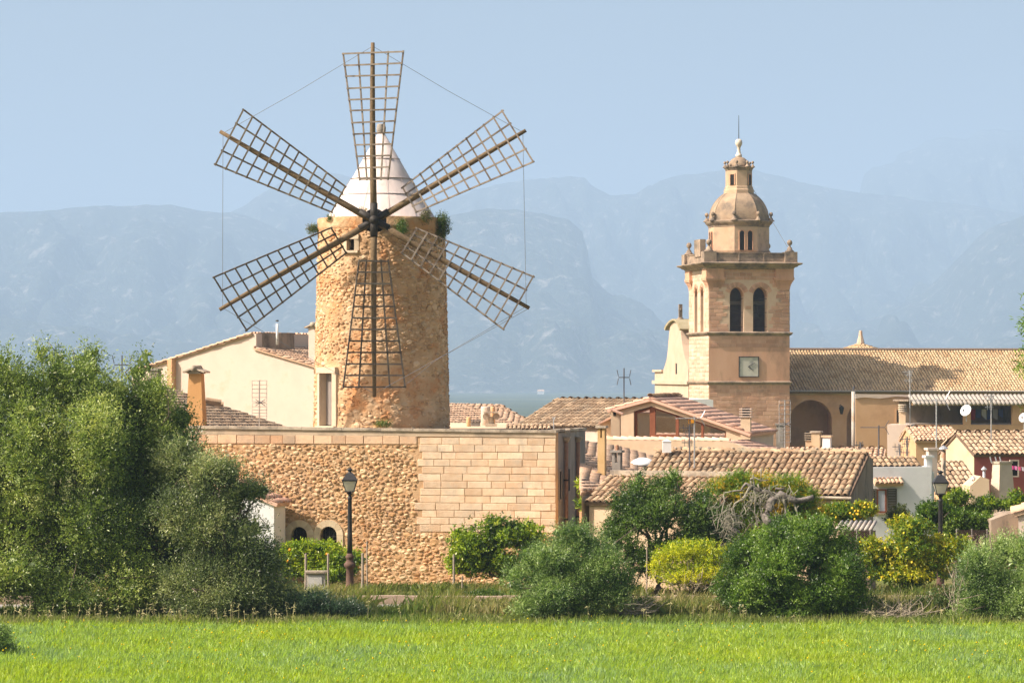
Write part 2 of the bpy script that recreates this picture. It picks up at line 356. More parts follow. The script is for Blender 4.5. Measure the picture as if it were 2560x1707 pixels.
# ---------------------------------------------------------------- plants
def nrm(a): return a/np.maximum(np.linalg.norm(a, axis=-1, keepdims=True), 1e-9)
def foliage(name, parent, blobs, n, ll, lw, cols, seed, twig=.3, per=8, up=.4, shell=(.5, 1.), rough=.22, m=None, kind=None, spread=.9, zmin=None, freq=3.2, core=0):
    R = np.random.default_rng(seed); B = np.array(blobs, float); w = (B[:, 3]*B[:, 5]+B[:, 4]*B[:, 5]+B[:, 3]*B[:, 4]); 
    if B.shape[1] > 6: w = w*B[:, 6]
    nt = max(2, n//per); bi = R.choice(len(B), nt, p=w/w.sum()); b = B[bi]
    d = R.normal(size=(nt, 3)); d[:, 1] = np.where(R.random(nt) < .6, -np.abs(d[:, 1]), d[:, 1]); d = nrm(d); rho = shell[0]+(shell[1]-shell[0])*R.random(nt)**.55
    ph = R.uniform(0, 6.28, (6, 3)); kk = R.normal(size=(6, 3))*freq
    lump = sum(np.sin(d @ kk[i]+ph[i, 0]+bi*1.7) for i in range(6))/6
    rho = rho*(1+rough*1.8*lump)+R.exponential(rough*.16, nt)+(R.random(nt) < .07)*R.exponential(rough*.5, nt)
    p = b[:, :3]+d*b[:, 3:6]*rho[:, None]
    t = nrm(d+np.array([0, 0, up])+R.normal(size=(nt, 3))*.45)
    tl = twig*R.uniform(.5, 1.4, nt)
    pal = np.array([c for c, _ in cols]); pw = np.array([q for _, q in cols], float)
    sp = np.sin(p @ (R.normal(size=(3,))*2.1))+np.sin(p @ (R.normal(size=(3,))*3.3))   # palette drifts from bough to bough
    cu = np.clip(.5+.23*sp+R.normal(size=nt)*.22, 0, .999); ci = np.searchsorted(np.cumsum(pw/pw.sum()), cu)
    tc = pal[np.minimum(ci, len(pal)-1)]
    q = np.repeat(p, per, 0)+np.repeat(t*tl[:, None], per, 0)*R.random((nt*per, 1))+R.normal(size=(nt*per, 3))*twig*.12
    ld = nrm(np.repeat(t, per, 0)*.7+R.normal(size=(nt*per, 3))*spread*.7)
    sd = nrm(np.cross(ld, R.normal(size=(nt*per, 3))))
    l = ll*R.uniform(.6, 1.3, (nt*per, 1)); ww = lw*R.uniform(.7, 1.2, (nt*per, 1))*.5
    v = np.stack([q, q+ld*l*.5+sd*ww, q+ld*l, q+ld*l*.5-sd*ww], 1)
    c = np.repeat(tc, per, 0)*R.uniform(.72, 1.28, (nt*per, 1))
    keep = np.ones(len(q), bool) if zmin is None else v[:, :, 2].min(1) > zmin
    v = v[keep]; c = c[keep]
    if core:                                             # inner foliage that closes the crown
        nc = int(core); bi = R.choice(len(B), nc, p=w/w.sum()); b = B[bi]; q = b[:, :3]+nrm(R.normal(size=(nc, 3)))*b[:, 3:6]*(R.random((nc, 1))**.4)*.8
        ld = nrm(R.normal(size=(nc, 3))); sd = nrm(np.cross(ld, R.normal(size=(nc, 3)))); l = ll*3.2*R.uniform(.7, 1.3, (nc, 1)); ww = l*.24
        vc = np.stack([q-ld*l*.5, q+sd*ww, q+ld*l*.5, q-sd*ww], 1); v = np.concatenate([v, vc]); c = np.concatenate([c, pal[R.integers(0, len(pal), nc)]])
    k = len(v)
    o = mesh_obj(name, v.reshape(-1, 3), np.arange(4*k).reshape(-1, 4), m or leafmat(), parent, col=np.repeat(c, 4, 0))
    if kind: tag(o, kind=kind)
    return o
def limb(mb, a, b, r0, r1, rng, n=5, wob=.12):
    a = Vector(a); b = Vector(b); L = (b-a).length; pts = []
    for i in range(n+1):
        t = i/n; q = a.lerp(b, t)
        if 0 < i < n: q += Vector((rng.gauss(0, 1), rng.gauss(0, 1), rng.gauss(0, .6)))*L*wob*.5
        pts.append(q)
    mb.tube(pts, [r0+(r1-r0)*i/n for i in range(n+1)], 7); return pts
def lobes(blobs, seed, k):
    rng = random.Random(seed); out = []
    for b in blobs:
        w = b[6] if len(b) > 6 else 1.; out.append((*b[:3], b[3]*.72, b[4]*.72, b[5]*.72, w*.6))
        for _ in range(k):
            d = Vector((rng.gauss(0, 1), rng.gauss(-.35, 1), rng.gauss(.15, 1))).normalized(); f = rng.uniform(.3, .52); g = 1.02-f*.75
            out.append((b[0]+d.x*b[3]*g, b[1]+d.y*b[4]*g, b[2]+d.z*b[5]*g, b[3]*f, b[4]*f, b[5]*f, w*1.2))
    return out
def tree(name, label, cat, base, blobs, n, ll, lw, cols, seed, group=None, trunk_r=.16, limbs=True, bark=None, fork=.35, lob=6, **kw):
    rng = random.Random(seed); t = thing(name, base, label, cat, group); bk = bark or mat('bark', (.10, .075, .055), (.20, .16, .12), s=8, bs=30, bd=.02)
    base = Vector(base); B = sorted(blobs, key=lambda q: -q[3]*q[5]); top = Vector(B[0][:3]); mb = MB(); f0 = base.lerp(top, fork)+Vector((rng.uniform(-.1, .1), 0, 0))
    limb(mb, base-Vector((0, 0, .1)), f0, trunk_r*1.25, trunk_r*.8, rng); tr = mb.out('trunk', bk, t, True)
    if limbs:
        lm = MB()
        for q in B[:10]:
            c = Vector(q[:3]); limb(lm, f0, c, trunk_r*.55, .03, rng, 5, .18)
            for _ in range(4):
                e = c+Vector((rng.gauss(0, q[3]), rng.gauss(0, q[4]), rng.gauss(0, q[5])))*.55; limb(lm, c.lerp(f0, .25), e, .035, .01, rng, 3, .2)
        lm.out('boughs', bk, tr, True)
    foliage('crown', t, lobes(blobs, seed, lob), n, ll, lw, cols, seed, **kw); return t
def blob(px, py, rpx, rpy, Y, dY=0, depth=None, w=1.):
    """crown lobe from its photo centre and radii at a distance"""
    q = P(px, py, Y+dY); k = (Y+dY)/F; return (q.x, q.y, q.z, rpx*k, depth if depth else (rpx+rpy)/2*k, rpy*k, w)
# ---------------------------------------------------------------- the platform building under the windmill
Zv = Vector((0, 0, 1))
def holes_wall(mb, O, U, n, u0, u1, z0, ztop, holes, th):
    """wall skin of thickness th behind the plane, with rectangular holes; ztop(u) gives the upper edge"""
    br = sorted(set([u0, u1]+[x for h in holes for x in h[:2]]))
    for a, b in zip(br, br[1:]):
        hs = sorted([h[2:] for h in holes if h[0] <= a+1e-6 and h[1] >= b-1e-6]); z = z0
        for c, d in hs+[(None, None)]:
            za = zb_ = c
            if c is None: za, zb_ = ztop(a), ztop(b)
            mb.prism([O+U*a+Zv*z, O+U*b+Zv*z, O+U*b+Zv*zb_, O+U*a+Zv*za], -n*th)
            z = d
m_mortar = mat('lime_mortar', (.52, .31, .16), (.60, .40, .23), s=3, bs=18, bd=.03, bump=.9, stain=(.40, .24, .14), ss=.6)
m_rub = mat('rubble_stone', (.47, .28, .135), (.67, .48, .29), s=7, bs=30, bd=.02, rnd=.75, c=(.57, .38, .21), stain=(.54, .25, .10), ss=.35, st=(.52, .66))
m_ash = mat('mares_block', (.64, .44, .28), (.76, .59, .42), s=3, bs=22, bd=.03, bump=.8, rnd=.32, stain=(.50, .42, .32), ss=1.6, st=(.5, .75))
m_red = mat('red_mares', (.60, .36, .21), (.66, .46, .30), s=2, bs=15, bd=.03, rnd=.5, stain=(.40, .30, .22), ss=1.2)
m_cop = mat('weathered_coping', (.44, .36, .27), (.55, .46, .35), s=2, bs=15, bd=.03, stain=(.24, .20, .16), ss=1.3, st=(.45, .62))
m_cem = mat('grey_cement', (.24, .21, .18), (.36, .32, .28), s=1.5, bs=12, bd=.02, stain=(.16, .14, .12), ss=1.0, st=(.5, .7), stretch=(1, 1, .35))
m_dark = mat('dark_interior', (.02, .016, .013), bump=0)
m_iron = mat('dark_iron', (.03, .027, .025), (.06, .052, .045), s=20, rough=.6, bump=.2, metal=.3)
m_clay = mat('clay_pipe', (.30, .15, .09), (.42, .24, .15), s=6, bs=12)
AZP = rad(12); UP, VP = frame(AZP); NP = -VP
CR = P(1390, 1078, 113); CR = Vector((CR.x, CR.y, 0)); LP = 14.2; OP = CR-UP*LP
def wp(px, py): q = hit(px, py, CR, NP)-OP; return q.dot(UP), q.z
ztop = lambda u: 5.20+.13*(1-u/LP)
platform = thing('mill_platform', tuple(OP+UP*LP/2+Zv*-.7), 'long stone building under the windmill, rubble at left and pale blocks at right', 'building')
wins = []
for (x0, x1, yt, X0, X1, Yt) in ((727.7, 768.4, 1316, 709, 783.5, 1299), (800.6, 842.4, 1315, 786, 861, 1298.5)):
    a, zt = wp(x0, yt); b, _ = wp(x1, yt); A, ZT = wp(X0, Yt); B2, _ = wp(X1, Yt); wins.append((a, b, zt-1.15, zt, A, B2, ZT))
mb = MB(); holes_wall(mb, OP, UP, NP, 0, LP, -.9, lambda u: ztop(u)-.06, [w[:4] for w in wins], .4)
core = mb.out('wall', m_mortar, platform)
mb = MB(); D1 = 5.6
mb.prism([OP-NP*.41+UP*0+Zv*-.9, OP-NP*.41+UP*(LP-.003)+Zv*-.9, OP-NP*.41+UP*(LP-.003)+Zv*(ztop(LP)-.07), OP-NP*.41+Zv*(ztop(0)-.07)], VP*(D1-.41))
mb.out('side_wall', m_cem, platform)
mb = MB(); mb.prism([OP+VP*D1+Zv*-.9, OP+VP*D1+UP*(LP-3.6)+Zv*-.9, OP+VP*D1+UP*(LP-3.6)+Zv*5.13, OP+VP*D1+Zv*5.13], VP*5.5); mb.out('rear_body', m_mortar, platform)
mb = MB()
for w in wins: mb.prism([OP+UP*w[0]-NP*.4+Zv*w[2], OP+UP*w[1]-NP*.4+Zv*w[2], OP+UP*w[1]-NP*.4+Zv*w[3], OP+UP*w[0]-NP*.4+Zv*w[3]], NP*.006)
mb.out('window_darkness', m_dark, platform)
rng = random.Random(5)
# coping slabs along the front and down the right flank
cm = MB().box((0, 0, 0), (1, 1, 1)); me_slab = shared_mesh(('coping_slab',), cm.v, cm.f, m_cop); u = 0.
while u < LP+.02:
    w = min(rng.uniform(.9, 1.5), LP+.03-u)
    if w < .15: break
    c = OP+UP*(u+w/2)+VP*.15+Zv*(ztop(u+w/2)-.02); piece('coping_slab', me_slab, mat4(UP*(w-.012)-Zv*.009*w, VP*.46, Zv*(.09+rng.uniform(0, .012)), c), platform); u += w
v = .42
while v < D1:
    w = min(rng.uniform(.8, 1.2), D1-v+.02)
    if w < .2: break
    piece('coping_slab', me_slab, mat4(UP*.3, VP*(w-.012), Zv*.09, OP+UP*(LP-.1)+VP*(v+w/2)+Zv*(5.19+.03*math.sin(v*3))), platform); v += w
# terrace floor
MB().prism([OP+VP*.3+Zv*5.13, OP+VP*.3+UP*(LP-.2)+Zv*5.13, OP+VP*(D1-.02)+UP*(LP-.2)+Zv*5.13, OP+VP*(D1-.02)+Zv*5.13], Zv*.025).out('terrace_floor', m_cop, platform)
# rubble
ua, za = wp(1043, 1111); zash = wp(1100, 1329)[1]
def inwin(u, z, w=.1, h=.1):
    for a, b, c, d, A, B2, ZT in wins:
        if A-.02-w/2 < u < B2+.02+w/2 and z < ZT+h/2 and z > wp(700, 1420)[1]:
            if z < ZT-(B2-A)/2 or math.hypot(u-(A+B2)/2, z-(ZT-(B2-A)/2)) < (B2-A)/2+h*.4: return True
    return False
lay = rubble_layout(.6, ua-.08, zash, za-.05, rng, skip=inwin, big=(.2, .33), small=(.075, .12))+rubble_layout(.6, LP-.15, -.45, zash-.06, rng, skip=inwin, big=(.24, .38), small=(.085, .14))
rubble(core, lay, lambda u, z: (OP+UP*u+Zv*z, UP, NP, Zv), m_rub, rng, 300, proud=.036, fill=1.0)
# the pale block wall, the red band under the coping
us, zs = wp(1046, 1093)
nc_ = round((zs-zash)/.262); hc_ = (zs-zash)/nc_; r3 = random.Random(3)
for k in range(nc_): ashlar(core, OP, UP, NP, [(ua+(.02 if k % 2 else .16)+r3.uniform(-.12, .1), LP-.003, zash+k*hc_, zash+(k+1)*hc_)], m_ash, ch=.262, bw=(.5, .98), th=.06, gap=.012, proud=.024+r3.uniform(-.004, .004), seed=30+k, nobj=40)
zb0, zb1 = wp(800, 1110)[1], wp(800, 1087)[1]
ashlar(core, OP, UP, NP, [(.3, ua, zb0, zb1)], m_red, ch=.4, bw=(.4, .75), th=.06, proud=.03, seed=4, name='band_stone')
MB().prism([OP+UP*.2+Zv*(zb1+.01), OP+UP*LP+Zv*(zs+.01), OP+UP*LP+Zv*(ztop(LP)-.065), OP+UP*.2+Zv*(ztop(0)-.065)], NP*.03).out('plaster_band', mat('stained_plaster', (.50, .37, .25), (.58, .46, .33), s=1.2, bs=10, stain=(.33, .26, .19), ss=1.1, st=(.47, .68), stretch=(1, 1, .6)), core)
# window surrounds of cut stone, with grilles
m_sur = mat('cut_sandstone', (.60, .46, .29), (.68, .55, .37), s=4, bs=20, bd=.01, rnd=.25)
for (a, b, c, d, A, B2, ZT) in wins:
    uc = (a+b)/2; ri = (b-a)/2; zc = d-ri; ro = ZT-zc
    sur = MB().box(OP+UP*uc+Zv*(c-.06)+NP*.02, (.02, .02, .02)).out('window', m_sur, platform)
    nv = 7
    for i in range(nv):
        t0, t1 = math.pi*i/nv+.006, math.pi*(i+1)/nv-.006; pts = []
        for t in (t0, (t0+t1)/2, t1): pts.append((math.cos(t)*ri, math.sin(t)*ri))
        for t in (t1, (t0+t1)/2, t0): pts.append((math.cos(t)*ro, math.sin(t)*ro))
        MB().prism([OP+UP*(uc+x)+Zv*(zc+z)+NP*.045 for x, z in pts], -NP*(.32+.004*i)).out('voussoir', m_sur, sur)
    for q in (-1, 1):
        for z0, z1 in ((c, c+.42), (c+.43, zc-.004)):
            e = sorted((uc+q*ri, uc+q*ro)); MB().prism([OP+UP*e[0]+Zv*z0+NP*.043, OP+UP*e[1]+Zv*z0+NP*.043, OP+UP*e[1]+Zv*z1+NP*.043, OP+UP*e[0]+Zv*z1+NP*.043], -NP*.31).out('jamb_stone', m_sur, sur)
    g = MB()
    for k in (-.5, 0, .5): g.tube([OP+UP*(uc+k*ri*.95)-NP*.12+Zv*c, OP+UP*(uc+k*ri*.95)-NP*.12+Zv*(zc+ri*math.sqrt(1-k*k)*.98)], .011, 5)
    g.tube([OP+UP*a-NP*.12+Zv*(zc-.06), OP+UP*b-NP*.12+Zv*(zc-.06)], .011, 5)
    for q in (-1, 1):
        cc = OP+UP*(uc+q*ri*.45)-NP*.12+Zv*(zc+.06); g.tube([cc+UP*(.075*math.cos(t))+Zv*(.075*math.sin(t)) for t in np.linspace(0, 5.6, 10)], .009, 5)
    g.out('grille', m_iron, sur)
# right flank: downpipes and narrow windows
def flank(px, py): q = hit(px, py, CR, UP)-CR; return q.dot(VP), q.z
for px in (1409.5, 1439):
    v0, zt = flank(px, 1095); p = CR+VP*v0+UP*.09
    dp = MB().tube([p+Zv*-.5, p+Zv*(zt-.1)], .075, 10).out('downpipe', m_clay, platform, True)
    MB().lathe([(.08, -.14), (.16, .02), (.17, .06), (.0, .06)], p+Zv*zt, 10).out('hopper', m_cop, dp, True)
    for z in (.6, 2.0, 3.4): MB().lathe([(.076, 0), (.086, .01), (.086, .05), (.076, .06)], p+Zv*z, 10).out('joint_ring', m_iron, dp)
for x0, x1, y0, y1 in ((1397, 1402, 1178, 1247), (1418.5, 1423, 1172, 1226)):
    va, z1 = flank(x0, y0); vb, z0 = flank(x1, y1)
    sw = MB().prism([CR+VP*va+UP*.012+Zv*z0, CR+VP*vb+UP*.012+Zv*z0, CR+VP*vb+UP*.012+Zv*z1, CR+VP*va+UP*.012+Zv*z1], -UP*.01).out('slit_window', m_dark, platform)
    MB().ring([CR+VP*v_+Zv*z_+UP*.04 for v_, z_ in ((va-.08, z0-.08), (vb+.08, z0-.08), (vb+.08, z1+.08), (va-.08, z1+.08))], [CR+VP*v_+Zv*z_+UP*.04 for v_, z_ in ((va, z0), (vb, z0), (vb, z1), (va, z1))], -UP*.05).out('window_frame', m_cem, sw)
# ---------------------------------------------------------------- windmill
YM = 120.5; MX = PX(954, YM); AX = Vector((MX, YM, 0)); ZB, ZT_ = 5.12, PZ(548, YM); RB, RT = 2.553, 2.35
mill = thing('windmill', (MX, YM, ZB), 'round stone windmill with six bare lattice sails and pale conical cap', 'windmill')
m_tow = mat('tower_render', (.50, .30, .155), (.66, .46, .28), s=1.6, bs=9, bd=.05, bump=.9, c=(.58, .385, .22), stain=(.57, .27, .11), ss=.7, st=(.5, .66))
m_tst = mat('tower_stone', (.50, .31, .165), (.68, .49, .31), s=3, bs=22, bd=.03, bump=.8, rnd=.6, stain=(.58, .28, .12), ss=.7, st=(.5, .66))
def trad(z): return RT+(RB-RT)*max(0, (ZT_-z)/(ZT_-ZB))**1.0
def tw(th, z, off=0):                                    # th measured from the side facing the viewer, positive to the right
    r = trad(z)+off; return Vector((MX+r*math.sin(th), YM-r*math.cos(th), z))
tn, tz = 220, 150; DOOR = (rad(-60.5), rad(-42.8), 5.3, 7.26); WIN = (rad(-29.8), rad(-22.2), 11.79, 12.21)
ths = [-math.pi+2*math.pi*i/tn for i in range(tn)]
v = []; f = []
for k in range(tz+1):
    z = ZB+(ZT_-ZB)*k/tz
    for th in ths:
        q = Vector((th*2.4, z, 0)); h = .03*mn.fractal(q*1.3, .9, 2., 4)+.028*(1-min(1, mn.voronoi(q*Vector((5.2, 6.2, 1)) if False else Vector((q.x*5.2, q.y*6.4, 0)))[0][0]*2))+.012*mn.noise(q*11)
        if k in (0, tz): h = 0
        if k > tz-9: h += .05*min(1, (k-(tz-9))/2)                    # thicker rim under the cap
        v.append(tw(th, z, h))
inr = lambda a, z, R_: R_[0] <= a <= R_[1] and R_[2] <= z <= R_[3]
for k in range(tz):
    for i in range(tn):
        am = ths[i]+math.pi/tn; zm = ZB+(ZT_-ZB)*(k+.5)/tz
        if inr(am, zm, DOOR) or inr(am, zm, WIN): continue
        j = (i+1) % tn; f.append((k*tn+i, k*tn+j, (k+1)*tn+j, (k+1)*tn+i))
tower = mesh_obj('tower', v, f, m_tow, mill, True)
MB().lathe([(.0, 0), (RT-.02, 0), (RT+.02, .03), (0, .05)], (MX, YM, ZT_-.03), 48).out('rim', m_cop, mill)
rng = random.Random(11)
def notopen(u, z, w, h):
    th = u/2.45
    return any(R_[0]-.085-w*.3 < th < R_[1]+.085+w*.3 and R_[2]-.25 < z < R_[3]+.3 for R_ in (DOOR, WIN))
lay = rubble_layout(-2.45*1.85, 2.45*1.85, ZB+.1, ZT_-.1, rng, skip=notopen, pack=.85, big=(.2, .34), small=(.07, .12))
lay = [q for q in lay if rng.random() < (.92 if q[1] > 8.2 else .62)]
def tplace(u, z): th = u/2.45; return tw(th, z, .012), Vector((math.cos(th), math.sin(th), 0)), Vector((math.sin(th), -math.cos(th), 0)), Zv
rubble(tower, lay, tplace, m_tst, rng, 300, proud=.028, fill=1.0)
def opening(R_, name, fr, jw, depth):
    a, b, z0, z1 = R_; mbq = MB(); c = (a+b)/2; n = Vector((math.sin(c), -math.cos(c), 0)); x = Vector((math.cos(c), math.sin(c), 0))
    hw = (b-a)/2*trad(z0)*1.02; cen = tw(c, (z0+z1)/2); cz = Vector((cen.x, cen.y, 0))
    o = MB()
    for q in (-1, 1):
        o.prism([cz+x*q*hw+n*.06+Zv*(z0-.02), cz+x*q*(hw+jw)+n*(.06-.05)+Zv*(z0-.02), cz+x*q*(hw+jw)+n*(.06-.05)+Zv*(z1+.02), cz+x*q*hw+n*.06+Zv*(z1+.02)], -n*depth)
    o.prism([cz-x*(hw+jw*1.05)+n*.065+Zv*z1, cz+x*(hw+jw*1.05)+n*.065+Zv*z1, cz+x*(hw+jw*1.05)+n*.065+Zv*(z1+jw*1.1), cz-x*(hw+jw*1.05)+n*.065+Zv*(z1+jw*1.1)], -n*depth)
    o.prism([cz-x*(hw+jw)+n*.12+Zv*(z0-.09), cz+x*(hw+jw)+n*.12+Zv*(z0-.09), cz+x*(hw+jw)+n*.12+Zv*z0, cz-x*(hw+jw)+n*.12+Zv*z0], -n*depth)
    p = o.out(name, m_sur if fr is None else fr, mill)
    MB().prism([cz-x*(hw+.01)-n*(depth-.1)+Zv*(z0-.01), cz+x*(hw+.01)-n*(depth-.1)+Zv*(z0-.01), cz+x*(hw+.01)-n*(depth-.1)+Zv*(z1+.01), cz-x*(hw+.01)-n*(depth-.1)+Zv*(z1+.01)], -n*.02).out('dark_recess', m_dark, p)
    return p, cz, x, n, hw
m_wgrey = mat('grey_wood', (.20, .17, .15), (.33, .29, .26), s=3, bs=14, stretch=(14, 14, 1))
fr_ = mat('door_surround', (.56, .44, .31), (.63, .51, .37), s=2, bs=16)
dr, cz, x, n, hw = opening(DOOR, 'doorway', fr_, .2, .45)
for k in range(5):
    w = 2*hw/5; MB().box(cz-n*.28+x*(-hw+w*(k+.5))+Zv*6.28, (w-.012, .04, 1.9), R=Matrix(((x.x, -n.x, 0), (x.y, -n.y, 0), (0, 0, 1)))).out('door_plank', m_wgrey, dr)
wd, cz, x, n, hw = opening(WIN, 'tower_window', fr_, .17, .4)
g = MB(); g.tube([cz-n*.16-x*hw+Zv*11.8, cz-n*.16+x*hw+Zv*12.2], .016, 5); g.tube([cz-n*.16+x*0+Zv*11.79, cz-n*.16+Zv*12.21], .014, 5); g.tube([cz-n*.15-x*hw+Zv*12.2, cz-n*.15+x*hw+Zv*11.8], .014, 5); g.out('window_bars', m_iron, wd)
# cap
CZ0, CZ1, CRD = ZT_-.02, PZ(334, YM), 2.08
m_cap = mat('whitewashed_cap', (.64, .53, .48), (.76, .67, .62), s=1.1, bs=5, bd=.03, bump=.5, stain=(.44, .37, .34), ss=.9, st=(.52, .72), stretch=(1, 1, .45), spec=.25, rough=.8)
capc = Vector((PX(953, YM), YM, 0))
cap = MB().lathe([(CRD+.02, 0), (CRD, .03), (CRD*.985, .05), (CRD*.5, (CZ1-CZ0)*.5+.03), (.13, CZ1-CZ0)], capc+Zv*CZ0, 48).out('cap', m_cap, mill, True)
me_c = cap.data; 
seam = mat('cap_seam', (.42, .36, .34), bump=0)
for hh in (.28, .47, .7):
    r = CRD*(1-hh)+.13*hh; MB().lathe([(r-.004, 0), (r+.006, .003), (r+.004, .010), (r-.01, .012)], capc+Zv*(CZ0+(CZ1-CZ0)*hh), 48).out('seam_ring', seam, cap)
for k in range(12):
    a = 6.28318*k/12+.2; h0, h1 = ((0, .47), (.0, .7))[k % 2]
    q = [capc+Vector((math.cos(a), math.sin(a), 0))*((CRD*(1-h)+.13*h)+.004)+Zv*(CZ0+(CZ1-CZ0)*h) for h in (h0, h1)]; MB().tube(q, .006, 4).out('panel_seam', seam, cap)
MB().lathe([(.13, -.1), (.12, .02), (.17, .1), (.18, .22), (.15, .33), (.155, .36), (.13, .38)], (capc.x, capc.y, CZ1-.02), 14).out('finial', m_cem, mill, True)
# shaft, hub and sails
YS = 116.75; HB = Vector((PX(935, YS), YS, PZ(550.5, YS)))
m_arm = mat('sail_timber', (.12, .08, .045), (.21, .15, .085), s=5, bs=30, bd=.01, stretch=(3, 3, 3))
m_slat = mat('weathered_slat', (.11, .085, .065), (.28, .235, .19), s=4, bs=40, bd=.006, rnd=.35)
MB().tube([HB+Vector((0, -.25, 0)), HB+Vector((0, 2.6, .05))], [.16, .2], 12).out('wind_shaft', m_iron, mill, True)
hub = MB().tube([HB+Vector((0, .34, 0)), HB+Vector((0, .5, 0))], .44, 28).out('hub', mat('blackened_iron', (.012, .011, .011), (.025, .023, .022), s=6, rough=.7), mill)
MB().tube([HB+Vector((0, -.2, 0)), HB+Vector((0, .34, 0))], .19, 10).out('hub_boss', m_iron, hub)
kS = YS/F; RS = 445*kS; bar = MB().box((0, 0, .5), (1, 1, 1)); me_bar = shared_mesh(('slat',), bar.v, bar.f, m_slat)
def bar_piece(name, a, b, w, t, face, parent):
    d = b-a; z = d; y = face.normalized(); x = y.cross(d.normalized()).normalized(); y = d.normalized().cross(x)
    piece(name, me_bar, mat4(x*w, y*t, z, a), parent)
tips = []; rng = random.Random(3)
for k in range(6):
    ang = rad(90.3+60*k); ax = Vector((math.cos(ang), 0, math.sin(ang))); lat = Vector((-math.sin(ang), 0, math.cos(ang)))   # lat: 90 deg further round
    tw_ = rad(19); ld = (lat*math.cos(tw_)+Vector((0, 1, 0))*(-math.sin(tw_)))     # leading edge leans towards the wind
    ld = (lat*math.cos(tw_)+Vector((0, -1, 0))*(-math.sin(tw_)))
    face = ax.cross(ld); o = HB+Vector((0, -.1+.09*(k % 3), 0)); rl = RS*rng.uniform(.99, 1.005)
    pts = [o+ax*(rl*t)+Vector((0, -.06*t, 0))+lat*(.03*math.sin(t*3+k)) for t in (0, .2, .4, .6, .8, 1)]
    sail = MB().tube(pts, [.125, .12, .11, .1, .088, .07], 9).out('sail', m_arm, mill, True); tips.append(pts[-1])
    MB().tube([o-ax*.1, o+ax*.62], [.135, .14], 9).out('iron_sleeve', m_iron, sail, True)
    c0 = o+Vector((0, -.10, 0)); r0, r1 = 102*kS, 416*kS; w0, w1 = 36*kS/math.cos(tw_), 76*kS/math.cos(tw_)
    at = lambda r, s: c0+ax*r+ld*((w0+(w1-w0)*(r-r0)/(r1-r0))*s)+Vector((0, -.05*r/RS, 0))
    for i in range(12):
        r = r0+(r1-r0)*i/11; bar_piece('cross_slat', at(r, -1.03), at(r, 1.03)+ax*rng.uniform(-.02, .02), .06, .04, face, sail)
    for s in (-1, -.5, .5, 1):
        bar_piece('long_slat', at(r0-.05, s)-face.normalized()*.036, at(r1+.05, s)-face.normalized()*.036, .056, .04, face, sail)
m_wire = mat('steel_wire', (.16, .16, .17), bump=0, rough=.5)
for k in range(6):
    a, b = tips[k]+(HB-tips[k])*.02, tips[(k+1) % 6]+(HB-tips[(k+1) % 6])*.02
    mid = (a+b)/2-Zv*.06+Vector((0, -.05, 0)); MB().tube([a, mid, b], .008, 4).out('stay_wire', m_wire, mill)
MB().tube([tips[4]-Vector((0, 0, 0)), P(1260, 985, 116.5)], .006, 4)
MB().tube([P(1010, 965, YS+1.3), P(1090, 900, YS+.9), tips[4]], .008, 4).out('tie_wire', m_wire, mill)
# ---------------------------------------------------------------- church
AC = rad(-10.5); UC, VC = frame(AC); NC = -VC; YC = 276.; KC = Vector((PX(1772, YC), YC, 0)); SW = 7.21
zc = lambda py: PZ(py, YC)
church = thing('church', tuple(KC+UC*3.6+VC*3.6), 'sandstone church with square bell tower, domed lantern and long tiled nave roof', 'church')
m_ch = mat('church_sandstone', (.61, .335, .205), (.70, .425, .275), s=.7, bs=8, bd=.03, bump=.6, stain=(.40, .24, .15), ss=.5, st=(.5, .68), stretch=(1, 1, .35))
m_chb = mat('church_block', (.56, .31, .195), (.67, .41, .275), s=2.5, bs=12, bd=.03, bump=.8, rnd=.4, stain=(.36, .23, .15), ss=.6, st=(.52, .68), stretch=(1, 1, .4))
m_joint = mat('church_joint', (.66, .46, .31), (.72, .54, .39), s=2, bs=10)
m_chw = mat('church_weathered', (.27, .20, .14), (.44, .33, .235), s=1.1, bs=7, bd=.05, bump=.9, stain=(.15, .12, .095), ss=.9, st=(.46, .62))
m_dome = mat('dome_render', (.30, .21, .14), (.45, .33, .22), s=.9, bs=7, bd=.05, bump=.8, stain=(.19, .15, .115), ss=.8, st=(.48, .66))
m_drum = mat('drum_sandstone', (.50, .34, .215), (.60, .43, .29), s=.8, bs=8, bd=.03, stain=(.30, .235, .17), ss=.7, st=(.48, .68))
def cp(u, v, z): return KC+UC*u+VC*v+Zv*z
def slab(name, o, z0, z1, m, parent, prof=None):
    """square moulding running round the tower; o outset"""
    mb = MB(); prof = prof or [(0, z0), (o, z0+(z1-z0)*.5), (o, z1)]
    rings = [[cp(-q, -q, z), cp(SW+q, -q, z), cp(SW+q, SW+q, z), cp(-q, SW+q, z)] for q, z in prof]
    vs = [p for r in rings for p in r]; fs = [(0, 3, 2, 1), tuple(range(len(vs)-4, len(vs)))]
    for k in range(len(rings)-1): fs += [(4*k+i, 4*k+(i+1) % 4, 4*k+4+(i+1) % 4, 4*k+4+i) for i in range(4)]
    return mb.add(vs, fs).out(name, m, parent)
zs0, zs1, zs2 = zc(957), zc(831), zc(672)
tow = church
mbt = MB(); mbt.prism([cp(0, 0, -.5), cp(SW, 0, -.5), cp(SW, SW, -.5), cp(0, SW, -.5)], Zv*(zs1+.5)); 
tmp = mbt.out('tower_shaft', m_ch, tow)
slab('string_course', .16, zs0-.12, zs0+.1, m_chw, tow, [(.0, zs0-.16), (.1, zs0-.1), (.18, zs0+.04), (.18, zs0+.08), (0, zs0+.16)])
slab('string_course', .2, zs1-.2, zs1+.05, m_chw, tow, [(.0, zs1-.28), (.12, zs1-.2), (.24, zs1-.05), (.24, zs1+.0), (0, zs1+.08)])
m_brownb = mat('belfry_dark', (.10, .075, .055), (.16, .12, .09), s=2)
